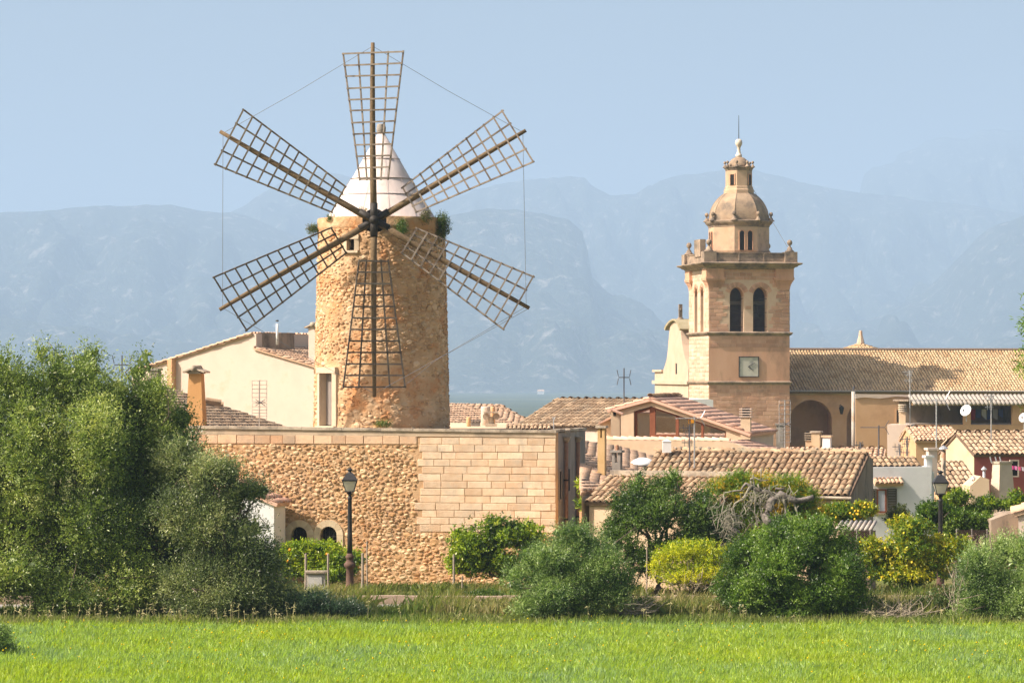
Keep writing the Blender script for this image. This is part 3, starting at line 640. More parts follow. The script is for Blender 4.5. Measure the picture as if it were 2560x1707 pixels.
# belfry: four walls with paired pointed openings
def pu(px): return (hit(px, 780, KC, NC)-KC).dot(UC)
w1, w2 = (pu(1824.5), pu(1859.6)), (pu(1882.6), pu(1919)); zsill, zapex = zc(828.5), zc(717)
WT = 1.0
m_chl = mat('sunlit_block', (.56, .40, .28), (.66, .50, .37), s=2.5, bs=12, bd=.02, rnd=.4, stain=(.50, .40, .30), ss=.6, st=(.52, .72))  # paler copy of the church block for the sunlit left faces, light put into colour
def belfry_wall(O, U, n, ops, name):
    mb = MB(); holes_wall(mb, O, U, n, 0.0, SW, zs1+.02, lambda u: zs2+.02, [(a, b, zsill, zapex) for a, b in ops], WT)
    wall = mb.out(name, m_joint, tow)
    for a, b in ops:
        h = (b-a); zsp = zapex-h*.64; mbf = MB()
        for q in (0, 1):
            e = a if q == 0 else b; c = (a+b)/2; pts = [(e, zsp)]
            for t in np.linspace(0, 1, 7)[1:]:
                x = e+(c-e)*t; R = h*.64; cx = e+(R if q == 0 else -R); pts.append((x, min(zapex, zsp+math.sqrt(max(0, R*R-(x-cx)**2))*1.0*(zapex-zsp)/math.sqrt(R*R-(c-cx)**2))))
            pts += [(c, zapex+.02), (e, zapex+.02)]
            mbf.prism([O+U*x+Zv*z-n*.02 for x, z in pts], -n*(WT-.06))
        wd_ = mbf.out('window_arch', m_ch, wall)
        for k in range(11):                                   # voussoirs
            t = -1+2*(k+.5)/11; ang = t*1.25; c = (a+b)/2; zq = zsp+.1
            cx, cz_ = c+math.sin(ang)*(h/2+.24), zq+math.cos(ang)*(zapex-zq+.22)
            x_ = (U*math.cos(ang)-Zv*math.sin(ang)); z_ = (Zv*math.cos(ang)+U*math.sin(ang))
            piece('voussoir', shared_mesh(('voussoir_block',), *block_template(), m_chb), mat4(x_*.27, -n*.06, z_*.4, O+U*cx+Zv*cz_+n*.03), wall)
        for z in (zsill+.42, zsill+1.65, zsill+2.85): MB().tube([O+U*a+Zv*z-n*.35, O+U*b+Zv*z-n*.35], .025, 5).out('tie_bar', m_iron, wall)
    def skip(u, z): 
        for a, b in ops:
            c = (a+b)/2; zq = zapex-1.1
            if a-.03 < u < b+.03 and zsill-.05 < z < zq: return True
            if z >= zq-.02 and ((u-c)/((b-a)/2+.4))**2+((z-zq)/(zapex-zq+.42))**2 < 1: return True
        return False
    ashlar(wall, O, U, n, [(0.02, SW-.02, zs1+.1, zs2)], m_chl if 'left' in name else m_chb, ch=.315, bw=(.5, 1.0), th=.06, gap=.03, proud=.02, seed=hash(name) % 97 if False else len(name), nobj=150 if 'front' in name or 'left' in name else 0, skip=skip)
    return wall
belfry_wall(cp(0, 0, 0), UC, NC, [w1, w2], 'front_belfry_wall')
lw = [(2.3, 3.25), (4.1, 5.05)]
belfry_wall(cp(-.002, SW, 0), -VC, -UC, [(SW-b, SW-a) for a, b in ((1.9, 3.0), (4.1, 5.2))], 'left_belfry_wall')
belfry_wall(cp(SW, SW, 0), -UC, VC, [(SW-w2[1], SW-w2[0]), (SW-w1[1], SW-w1[0])], 'back_belfry_wall')
belfry_wall(cp(SW+.002, 0, 0), VC, UC, [(1.9, 3.0), (4.1, 5.2)], 'right_belfry_wall')
bell = MB().lathe([(.0, 1.2), (.18, 1.18), (.25, .9), (.3, .5), (.42, .15), (.55, 0), (.5, 0), (.0, .1)][::-1], cp(5.0, 3.4, zsill+1.2), 16).out('bell', mat('bronze', (.14, .12, .08), rough=.5, metal=.5), tow, True)
MB().prism([cp(2.95, 4.6, zsill-.1), cp(6.6, 4.6, zsill-.1), cp(6.6, 4.6, zapex+.8), cp(2.95, 4.6, zapex+.8)], VC*.2).out('dark_backing', m_brownb, tow)  # dark panels added inside the belfry so its openings read dark, slit left between
MB().prism([cp(.9, 4.2, zsill-.1), cp(2.62, 4.2, zsill-.1), cp(2.62, 4.2, zapex+.8), cp(.9, 4.2, zapex+.8)], VC*.2).out('dark_backing', m_brownb, tow)
MB().box(cp(5., 3.4, zsill+2.55), (4.5, .3, .3), rz=AC*-1).out('bell_beam', m_wgrey, tow)
# corner corbels under the cornice
for q, (cu, cv) in enumerate(((0, 0), (SW, 0), (0, SW), (SW, SW))):
    su, s2 = (-1 if cu == 0 else 1), (-1 if cv == 0 else 1); mb = MB(); za_, zb_, zd = zc(722), zc(697), zs2
    for k in range(7):
        t0, t1 = k/7, (k+1)/7; e = lambda t: .02+.30*t*t; w = lambda t: 1.35+.35*t
        lo, hi = za_+(zb_-za_)*t0, za_+(zb_-za_)*t1; o = e(t1); ww = w(t1)
        mb.prism([cp(cu+su*o, cv+s2*o, lo), cp(cu-su*(ww-.3), cv+s2*o, lo), cp(cu-su*(ww-.3), cv-s2*(ww-.3), lo), cp(cu+su*o, cv-s2*(ww-.3), lo)], Zv*(hi-lo))
    o = .34; mb.prism([cp(cu+su*o, cv+s2*o, zb_), cp(cu-su*1.45, cv+s2*o, zb_), cp(cu-su*1.45, cv-s2*1.45, zb_), cp(cu+su*o, cv-s2*1.45, zb_)], Zv*.14)
    o = .3; mb.prism([cp(cu+su*o, cv+s2*o, zb_+.14), cp(cu-su*1.3, cv+s2*o, zb_+.14), cp(cu-su*1.3, cv-s2*1.3, zb_+.14), cp(cu+su*o, cv-s2*1.3, zb_+.14)], Zv*(zd-zb_-.1)); mb.out('corbel', m_ch, tow)
slab('cornice', .9, 0, 0, m_chw, tow, [(.0, zs2-.02), (.3, zs2+.02), (.36, zs2+.14), (.55, zs2+.2), (.62, zs2+.3), (.85, zs2+.38), (.92, zs2+.46), (.92, zs2+.52), (.3, zs2+.62)])
zb = zs2+.6; ztp = zc(631)
# parapet panels and pedestals with ball finials
par = slab('parapet', 0, 0, 0, m_chw, tow, [(.30, zb-.05), (.30, ztp-.1), (.36, ztp-.08), (.36, ztp), (.0, ztp)])
def ball_finial(parent, c, s, m):
    MB().lathe([(.42*s, 0), (.42*s, .1*s), (.26*s, .22*s), (.2*s, .42*s), (.1*s, .5*s), (.1*s, .62*s), (.2*s, .7*s), (.25*s, .86*s), (.2*s, 1.04*s), (.1*s, 1.12*s), (.0, 1.14*s)], c, 10).out('ball_finial', m, parent, True)
for cu, cv in ((0, 0), (SW, 0), (0, SW), (SW, SW)):
    su, s2 = (-1 if cu == 0 else 1), (-1 if cv == 0 else 1); c = cp(cu+su*.0, cv+s2*.0, zb)
    MB().box(c+Zv*(ztp-zb)/2, (1.1, 1.1, ztp-zb+.14), rz=-AC).out('pedestal', m_chw, tow)
    ball_finial(tow, c+Zv*(ztp-zb+.06), .95, m_chw)
for t in (.36, .67): MB().box(cp(SW*t, -.31, (zb+ztp)/2), (.12, .12, ztp-zb-.02), rz=-AC).out('parapet_rib', m_chw, tow)
MB().box(cp(-.15, 2.6, ztp+.45), (.5, 2.2, 1.5), rz=-AC).out('stair_box', m_chw, tow)
# drum, dome, lantern: octagons turned with the tower
CC = cp(3.6, 3.6, 0); OCT = math.atan2(NC.y, NC.x)+math.pi/8; zo = lambda py: PZ(py, 280.2); kO = 280.2/F
def oct_lathe(name, prof, m, parent, n=8, smooth=False): return MB().lathe([(r*kO, zo(py)) for r, py in prof], CC, n, OCT).out(name, m, parent, smooth)
drum = oct_lathe('drum', [(74, 634), (76.5, 629), (76.5, 575), (76.5, 570)], m_drum, tow)
oct_lathe('drum_cornice', [(74, 571), (77.5, 569), (78, 566), (84, 560), (86, 556), (86, 554.5), (74, 552)], m_chw, drum)
dome = oct_lathe('dome', [(76*math.cos(t)+.0, 554-80*math.sin(t)) for t in np.linspace(0, 1.085, 12)], m_dome, tow)
for k in range(8):
    a = OCT+k*math.pi/4; pts = [CC+Vector((math.cos(a), math.sin(a), 0))*((76.3*math.cos(t))*kO)+Zv*(zo(554-80*math.sin(t))) for t in np.linspace(0, 1.085, 10)]
    MB().tube(pts, .03, 5).out('dome_rib', m_dome, dome); ball_finial(drum, CC+Vector((math.cos(a), math.sin(a), 0))*(81*kO)+Zv*(zo(555)), .72, m_chw)
lan = oct_lathe('lantern', [(38, 486), (38, 476), (36, 474), (35.5, 468), (33.5, 467), (33.5, 428)], m_drum, tow)
oct_lathe('lantern_cornice', [(33, 428), (34, 427), (35, 424), (38, 420.5), (38, 419), (30, 418)], m_chw, lan)
oct_lathe('lantern_dome', [(27.5*math.cos(t), 419-27*math.sin(t)) for t in np.linspace(0, 1.35, 8)], m_dome, lan, 16, True)
for k in range(8):
    a = OCT+k*math.pi/4; ball_finial(lan, CC+Vector((math.cos(a), math.sin(a), 0))*(35*kO)+Zv*zo(419.5), .5, m_chw)
MB().lathe([(8, 394), (8, 387), (6.5, 386), (5, 382), (4, 375), (4.5, 368), (6, 366), (8.5, 361), (9, 357), (8, 352), (5, 348.5), (0, 348)] and [(r*kO, zo(y)) for r, y in ((8, 394), (8, 387), (6.5, 386), (5, 382), (4, 375), (4.5, 368), (6, 366), (8.5, 361), (9, 357), (8, 352), (5, 348.5), (.4, 348))], CC, 14).out('ball_spire', mat('pale_limestone', (.62, .52, .42), (.70, .60, .50), s=2), lan, True)
MB().tube([CC+Zv*zo(349), CC+Zv*zo(318), CC+Zv*zo(289)], [.035, .03, .02], 5).out('lightning_rod', m_iron, lan)
def oct_open(parent, R, facet, us, y0, y1, arch, dark=True):
    """dark openings with raised surrounds on one octagon facet"""
    a = OCT-math.pi/8+facet*math.pi/4; n = Vector((math.cos(a), math.sin(a), 0)); u = Vector((-n.y, n.x, 0)); ap = R*math.cos(math.pi/8)*kO
    for c, w in us:
        pts = [(c-w, zo(y1)), (c+w, zo(y1))]
        if arch: pts += [(c+w*math.cos(t), zo(y0)-w+w*1.0*math.sin(t)) for t in np.linspace(0, math.pi, 9)]
        else: pts += [(c+w, zo(y0)), (c-w, zo(y0))]
        big = [(c+(x-c)*1.35, z+(.09 if z > zo((y0+y1)/2) else 0)) for x, z in pts]
        w_ = MB().prism([CC+n*(ap+.006)+u*x+Zv*z for x, z in pts], -n*.004).out('window', m_dark, parent)
        MB().ring([CC+n*(ap+.07)+u*x+Zv*z for x, z in big], [CC+n*(ap+.07)+u*x+Zv*z for x, z in pts], -n*.08).out('window_frame', m_ch, parent)
for fc in (0, 2, 6): oct_open(drum, 76.5, fc, [(-.36, .21), (.36, .21)], 580, 628, True)
for fc in (1, 7, 3, 5): oct_open(lan, 33.5, fc, [(0, .2)], 438, 464, False)
MB().tube([CC+Vector((34*kO, 0, zo(470))), cp(SW, 0, ztp+.2)], .02, 4).out('cable', m_wire, tow)
# block courses on the shaft, front and left
ashlar(tmp, cp(0, 0, 0), UC, NC, [(.02, SW-.02, zc(868), zs1-.3), (.02, SW-.02, 2., zs0-.2)], m_chb, ch=.33, bw=(.7, 1.3), th=.05, gap=.03, proud=.012, seed=8, nobj=230)
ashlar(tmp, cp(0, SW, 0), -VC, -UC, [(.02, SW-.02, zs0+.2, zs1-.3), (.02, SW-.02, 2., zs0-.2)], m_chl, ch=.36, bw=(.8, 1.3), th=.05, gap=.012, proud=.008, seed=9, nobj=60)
# clock
def tq(px, py): q = hit(px, py, KC, NC)-KC; return q.dot(UC), q.z
(ca, cz1), (cb, cz0) = tq(1847.5, 892), tq(1896, 941.5); cm_, cn_ = (ca+cb)/2, (cz0+cz1)/2
clock = MB().ring([cp(x, -.10, z) for x, z in ((ca-.03, cz0-.03), (cb+.03, cz0-.03), (cb+.03, cz1+.03), (ca-.03, cz1+.03))], [cp(x, -.10, z) for x, z in ((ca+.03, cz0+.03), (cb-.03, cz0+.03), (cb-.03, cz1-.03), (ca+.03, cz1-.03))], VC*.1).out('clock', m_iron, tow)
m_face = mat('clock_face', (.56, .53, .45), (.66, .63, .54), s=.9, bump=.1, bs=4, rough=.9, spec=.05, stain=(.28, .28, .26), ss=.75, st=(.52, .66))
MB().prism([cp(ca, -.05, cz0), cp(cb, -.05, cz0), cp(cb, -.05, cz1), cp(ca, -.05, cz1)], VC*.03).out('clock_face', m_face, clock)
hc = tq(1870.5, 916.7)
for hx, hy, w in ((1888, 905.5, .03), (1883, 926, .035)):
    e = tq(hx, hy); MB().tube([cp(hc[0], -.08, hc[1]), cp(e[0], -.08, e[1])], [w, w*.4], 5).out('clock_hand', m_iron, clock)
# nave: porch wall, roof
NV = 3.6; ZE = zc(980); NL = 34.; PN = rad(28)
eave0 = cp(SW, NV, ZE)
m_tch = mat('church_tile', (.46, .30, .16), (.70, .51, .31), s=.5, bs=10, rnd=.25, c=(.62, .45, .26), stain=(.26, .18, .12), ss=.5, st=(.55, .7))
nr = 6.6/math.cos(PN)
nroof, fr_n = roof(church, cp(SW+.02, NV-.45, ZE), AC, PN, [(0, 0), (NL, 0), (NL, nr+.5), (0, nr+.5)], m_tch, s=.27, L=.5, r=.115, nobj=0, seed=2)
rb = cp(SW+.02, NV-.45+2*(6.6+.5*math.cos(PN)), ZE)+UC*NL
roof(church, rb, AC+math.pi, PN, [(0, 0), (NL, 0), (NL, nr+.5), (0, nr+.5)], m_tch, s=.48, L=.9, r=.2, nobj=0, seed=3)
rz_ = ZE+(nr+.5)*math.sin(PN); rv_ = NV-.45+(nr+.5)*math.cos(PN)
MB().tube([cp(SW+.02, rv_, rz_+.02), cp(SW+NL, rv_, rz_+.02)], .17, 8).out('ridge_cap', mat('old_ridge', (.16, .11, .08), (.26, .18, .12), s=5), church)
m_nav = mat('nave_plaster', (.64, .34, .18), (.72, .44, .26), s=.6, bs=6, bd=.03, stain=(.48, .27, .16), ss=.4, st=(.5, .7))
def nq(px, py): q = hit(px, py, cp(0, NV, 0), NC)-KC; return q.dot(UC), q.z
a0, a1 = nq(1975.5, 1050)[0], nq(2080, 1050)[0]; b0 = nq(2117, 1050)[0]; b1 = b0+a1-a0; zat = nq(2000, 999.5)[1]; zbt = nq(2117, 1022)[1]
mb = MB(); holes_wall(mb, cp(0, NV, 0), UC, NC, SW-.3, SW+NL, -.5, lambda u: ZE+.12, [(a0, a1, 0., zat), (b0, b1, 0., zat)], .8)
nav = mb.out('nave_wall', m_nav, church)
for a, b in ((a0, a1), (b0, b1)):
    mbf = MB(); h = (b-a)/2; c = (a+b)/2; zsp = zat-h*.95
    for q in (-1, 1):
        pts = [(c+q*h, zsp)]+[(c+q*h*math.cos(t), zsp+(zat-zsp)*math.sin(t)) for t in np.linspace(.15, math.pi/2, 9)]+[(c, zat+.03), (c+q*h, zat+.03)]
        mbf.prism([cp(x, NV+.003, z) for x, z in pts], VC*.75)
    mbf.out('porch_arch', m_nav, nav)
MB().prism([cp(SW-.3, NV+3.4, -.5), cp(SW+NL, NV+3.4, -.5), cp(SW+NL, NV+3.4, ZE+1.2), cp(SW-.3, NV+3.4, ZE+1.2)], VC*.6).out('inner_wall', m_nav, church)
MB().prism([cp(SW-.3, NV+.8, ZE-.1), cp(SW+NL, NV+.8, ZE-.1), cp(SW+NL, NV+3.4, ZE-.1), cp(SW-.3, NV+3.4, ZE-.1)], Zv*.15).out('porch_ceiling', m_nav, church)
MB().box(cp((a1+b0)/2+.1, NV+2.6, 2.5), (.5, 1.6, 7), rz=-AC).out('buttress', m_nav, church)
MB().prism([cp(SW, NV-.12, ZE-.28), cp(SW+NL, NV-.12, ZE-.28), cp(SW+NL, NV-.12, ZE-.02), cp(SW, NV-.12, ZE-.02)], VC*.12).out('eaves_moulding', m_tch, church)
gt = MB(); gt.tube([cp(SW+.05, NV-.62, ZE+.08), cp(SW+NL, NV-.62, ZE+.0)], .07, 8); gt.out('gutter', mat('zinc', (.34, .30, .28), (.42, .38, .35), s=3, rough=.6), church)
lq = nq(2099, 1021)
lt = MB(); lt.tube([cp(lq[0], NV, lq[1]+.25), cp(lq[0], NV-.35, lq[1]+.35), cp(lq[0], NV-.6, lq[1]+.2)], .03, 5); lt.lathe([(.1, -.5), (.22, .05), (.24, .08), (.06, .25)], cp(lq[0], NV-.6, lq[1]), 6); lt.out('wall_lantern', m_iron, nav)
# west front: scrolled gable wall beyond the tower
def fq(px, py): return hit(px, py, KC, -UC)
gp = [(1637, 927.5), (1657.5, 927), (1662, 914), (1666, 900), (1669, 880), (1671, 855), (1673, 832), (1675, 818), (1680, 808), (1688, 802), (1696, 806), (1701, 818), (1703, 838), (1706, 862), (1711, 888), (1717, 910), (1721, 922), (1721, 1060), (1637, 1060)]
m_fac = mat('facade_sandstone', (.54, .39, .275), (.62, .47, .35), s=.8, bs=6, bd=.02, stain=(.48, .40, .32), ss=.5, st=(.5, .75))
fac = MB().prism([fq(*p) for p in gp], UC*1.25).out('facade', m_fac, church)
capf = [(1666.5, 822), (1669, 814), (1674, 807), (1680, 801), (1687.5, 797), (1695, 799), (1701, 806), (1705, 815), (1707, 822)]
up_ = [fq(x, y) for x, y in capf]; lo_ = [fq(x+(1688-x)*.12, y+4) for x, y in capf]
mb = MB(); mb.prism([p-UC*.25 for p in up_+lo_[::-1]], UC*1.9); mb.out('gable_hood', mat('mossy_stone', (.30, .25, .14), (.42, .36, .24), s=1.5, bs=8), fac)
cb_ = fq(1689, 798)+UC*.45; cr_ = MB(); cr_.box(cb_+Zv*.65, (.3, .3, 1.4), rz=-AC); cr_.box(cb_+Zv*.9, (.16, .8, .16), rz=-AC); cr_.lathe([(.3, 0), (.24, .12), (.1, .2)], cb_, 8); cr_.out('stone_cross', m_chw, fac)
for pa, pb, t in (((1634, 955), (1722, 956.5), .16), ((1635, 927), (1658, 926.5), .1)):
    q0, q1 = fq(*pa), fq(*pb); MB().prism([q0-UC*.18+Zv*-t, q1-UC*.18+Zv*-t, q1-UC*.18+Zv*t, q0-UC*.18+Zv*t], UC*(.6 if t > .12 else 1.5)).out('string_course', m_fac, fac)
for x0, x1, y0, y1 in ((1689, 1692.5, 908, 935), (1682, 1693, 983, 1010)):
    MB().prism([fq(x0, y1)-UC*.01, fq(x1, y1)-UC*.01, fq(x1, y0+(4 if x1-x0 > 5 else 0))-UC*.01, fq((x0+x1)/2, y0)-UC*.01, fq(x0, y0+(4 if x1-x0 > 5 else 0))-UC*.01], UC*.006).out('facade_window', m_dark, fac)
# small turret roof behind the ridge
yt = 296.; tc = P(2153, 859, yt); m_tu = m_tch
tb = MB().lathe([(1.55, PZ(880, yt)-2), (1.55, PZ(874, yt))], (tc.x, tc.y+.5, 0), 6).out('turret', m_nav, church)
for k in range(6):
    a = 6.28318*k/6+.2; b = 6.28318*(k+1)/6+.2; A = Vector((tc.x+2.05*math.cos(a), tc.y+.5+2.05*math.sin(a), PZ(874.5, yt))); B2 = Vector((tc.x+2.05*math.cos(b), tc.y+.5+2.05*math.sin(b), PZ(874.5, yt)))
    top = Vector((tc.x, tc.y+.5, PZ(858, yt))); azk = math.atan2(*((top-(A+B2)/2).xy)); uk, vk = frame(azk)
    if (B2-A).dot(uk) < 0: A, B2 = B2, A
    hd = (top-(A+B2)/2).xy.length; roof(church, A, azk, math.atan2(top.z-A.z, hd), [(0, 0), ((B2-A).length, 0), ((B2-A).length/2, math.hypot(hd, top.z-A.z))], m_tu, s=.26, L=.5, r=.11, nobj=0, seed=k)
MB().lathe([(r*yt/F, PZ(y, yt)) for r, y in ((10, 863), (10, 857), (8, 850), (5.5, 840), (5, 838), (4, 828), (3, 826))], (tc.x, tc.y+.5, 0), 8).out('turret_spire', m_fac, tb)
# ---------------------------------------------------------------- village houses
m_old = mat('old_tile', (.29, .19, .115), (.48, .34, .215), s=3, bs=18, rnd=.4, c=(.39, .265, .165), stain=(.24, .21, .15), ss=1.8, st=(.5, .68))
m_mid = mat('brown_tile', (.24, .165, .105), (.40, .29, .19), s=3, bs=18, rnd=.6, stain=(.20, .17, .13), ss=1.5)
m_ter = mat('terracotta_tile', (.54, .34, .22), (.68, .48, .33), s=3, bs=18, rnd=.35, stain=(.46, .34, .25), ss=1.2)
m_new = mat('new_orange_tile', (.70, .41, .285), (.77, .49, .36), s=3, bs=18, rnd=.3)
m_pale = mat('pale_tile', (.44, .30, .19), (.58, .43, .29), s=3, bs=18, rnd=.45, stain=(.3, .22, .15), ss=1.4)
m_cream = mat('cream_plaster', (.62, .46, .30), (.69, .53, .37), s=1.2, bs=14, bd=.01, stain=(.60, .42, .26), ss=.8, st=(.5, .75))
m_lcream = mat('pale_cream_plaster', (.60, .475, .385), (.67, .55, .455), s=1.1, bs=12, bd=.01, stain=(.58, .42, .29), ss=1.1, st=(.55, .75))
m_white = mat('whitewash', (.72, .72, .70), (.80, .80, .78), s=1.5, bs=14, bd=.008, stain=(.62, .60, .57), ss=.9, st=(.55, .8))
m_tan = mat('tan_plaster', (.60, .36, .19), (.66, .42, .24), s=.8, bs=10, bd=.01, stain=(.52, .31, .17), ss=.7)
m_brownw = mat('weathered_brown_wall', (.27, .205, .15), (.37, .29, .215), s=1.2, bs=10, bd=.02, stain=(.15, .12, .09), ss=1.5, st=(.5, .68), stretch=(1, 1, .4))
m_redw = mat('red_plaster', (.36, .10, .085), (.42, .13, .11), s=1.5, bs=12, bd=.006)
m_wood = mat('brown_joinery', (.22, .075, .035), (.28, .10, .05), s=5, bs=20, rough=.6)
m_green = mat('dull_green_shutter', (.10, .09, .06), (.14, .125, .085), s=4, rough=.6)
m_zinc = mat('zinc_pipe', (.42, .43, .44), (.52, .53, .54), s=3, rough=.45, metal=.5, bump=.1)
m_rust = mat('rusty_pipe', (.42, .33, .24), (.50, .42, .33), s=1.4, rough=.7, stain=(.36, .15, .05), ss=1.2, st=(.5, .62))
m_alu = mat('antenna_aluminium', (.42, .42, .42), (.50, .50, .50), s=4, rough=.4, metal=.4, bump=0)
m_dant = mat('antenna_dark', (.10, .10, .11), rough=.6, bump=0)
def glassmat():
    m = bpy.data.materials.new('window_glass'); m.use_nodes = True; nt = m.node_tree; N = nt.nodes; N.remove(N['Principled BSDF'])
    t = N.new('ShaderNodeBsdfTransparent'); t.inputs[0].default_value = (.82, .86, .84, 1); g = N.new('ShaderNodeBsdfGlossy'); g.inputs['Roughness'].default_value = .04; g.inputs[0].default_value = (.9, .92, .9, 1)
    x = N.new('ShaderNodeMixShader'); x.inputs[0].default_value = .68; lk(nt, t.outputs[0], x.inputs[1]); lk(nt, g.outputs[0], x.inputs[2]); lk(nt, x.outputs[0], N['Material Output'].inputs[0]); return m
m_glass = glassmat()
def quadwall(mb, p0, az, pts, th):
    """plate whose outline is given in photo pixels on the upright plane through p0 facing -Vh(az)"""
    U, V = frame(az); mb.prism([hit(x, y, p0, -V) for x, y in pts], V*th); return mb
def house(name, label, C, az, L, D, zb, ze, pitch, wm, tm, k=.5, ridge='u', over=.18, tiles=('a', 'b'), nobj=300, seed=1, cat='house', s=.235, tl=.44, r=.105, deckm=None):
    U, V = frame(az); C = Vector((C[0], C[1], 0)); t = thing(name, tuple(C+U*L/2+V*D/2+Zv*zb), label, cat); mb = MB()
    if ridge == 'u':
        zr = ze+D*k*math.tan(pitch); pb = math.atan2(zr-ze, max(D*(1-k), .01)) if k < .999 else 0
        mb.prism([C+Zv*zb, C+V*D+Zv*zb, C+V*D+Zv*(ze-.06 if k < .999 else zr-.06), C+V*D*k+Zv*(zr-.06), C+Zv*(ze-.06)] if k < .999 else [C+Zv*zb, C+V*D+Zv*zb, C+V*D+Zv*(zr-.06), C+Zv*(ze-.06)], U*L)
        body = mb.out('wall', wm, t); O = C-V*over*math.cos(pitch)-U*over*.5+Zv*(ze-over*math.sin(pitch))
        n1 = D*k/math.cos(pitch)+over
        if 'a' in tiles: roof(t, O, az, pitch, [(0, 0), (L+over, 0), (L+over, n1), (0, n1)], tm, s=s, L=tl, r=r, nobj=nobj, seed=seed, base=deckm)
        if 'b' in tiles and k < .99:
            O2 = C+V*(D+over*math.cos(pb))+U*(L+over*.5)+Zv*(ze-over*math.sin(pb)); n2 = D*(1-k)/math.cos(pb)+over
            roof(t, O2, az+math.pi, pb, [(0, 0), (L+over, 0), (L+over, n2), (0, n2)], tm, s=s*2, L=tl*2, r=r*2, nobj=0, seed=seed+1)
        if 'r' in tiles: ridge_tiles(t, C+V*D*k-U*.1+Zv*(zr+.0), C+V*D*k+U*(L+.1)+Zv*(zr+.0), tm, seed=seed)
    else:
        zr = ze+L*k*math.tan(pitch); pb = math.atan2(zr-ze, L*(1-k))
        mb.prism([C+Zv*zb, C+U*L+Zv*zb, C+U*L+Zv*(ze-.06), C+U*L*k+Zv*(zr-.06), C+Zv*(ze-.06)], V*D); body = mb.out('wall', wm, t)
        Ll = D+over
        if 'a' in tiles:                                 # left slope
            n1 = L*k/math.cos(pitch)+over; O = C+V*(D+over*.5)-U*over*math.cos(pitch)+Zv*(ze-over*math.sin(pitch)); roof(t, O, az+math.pi/2, pitch, [(0, 0), (Ll, 0), (Ll, n1), (0, n1)], tm, s=s, L=tl, r=r, nobj=nobj, seed=seed, base=deckm)
        if 'b' in tiles:                                 # right slope
            n2 = L*(1-k)/math.cos(pb)+over; O = C-V*over*.5+U*(L+over*math.cos(pb))+Zv*(ze-over*math.sin(pb)); roof(t, O, az-math.pi/2, pb, [(0, 0), (Ll, 0), (Ll, n2), (0, n2)], tm, s=s, L=tl, r=r, nobj=nobj, seed=seed, base=deckm)
        if 'r' in tiles: ridge_tiles(t, C+U*L*k-V*.1+Zv*zr, C+U*L*k+V*(D+.1)+Zv*zr, tm, seed=seed)
    return t, body, C, U, V
def window(parent, p0, az, x0, x1, y0, y1, fm, gm=None, fw=.07, out=.04, name='window'):
    """framed window on a facade, outline in photo pixels on the wall plane"""
    U, V = frame(az); a, b, c, d = [hit(x, y, p0, -V)-V*out for x, y in ((x0, y1), (x1, y1), (x1, y0), (x0, y0))]
    iu = (b-a).normalized()*fw; iz = Zv*fw
    w = MB().ring([a, b, c, d], [a+iu+iz, b-iu+iz, c-iu-iz, d+iu-iz], V*(out+.03)).out(name, fm, parent)
    MB().prism([p+V*(out*.6) for p in (a+iu+iz, b-iu+iz, c-iu-iz, d+iu-iz)], V*.01).out('pane', gm or m_dark, w); return w
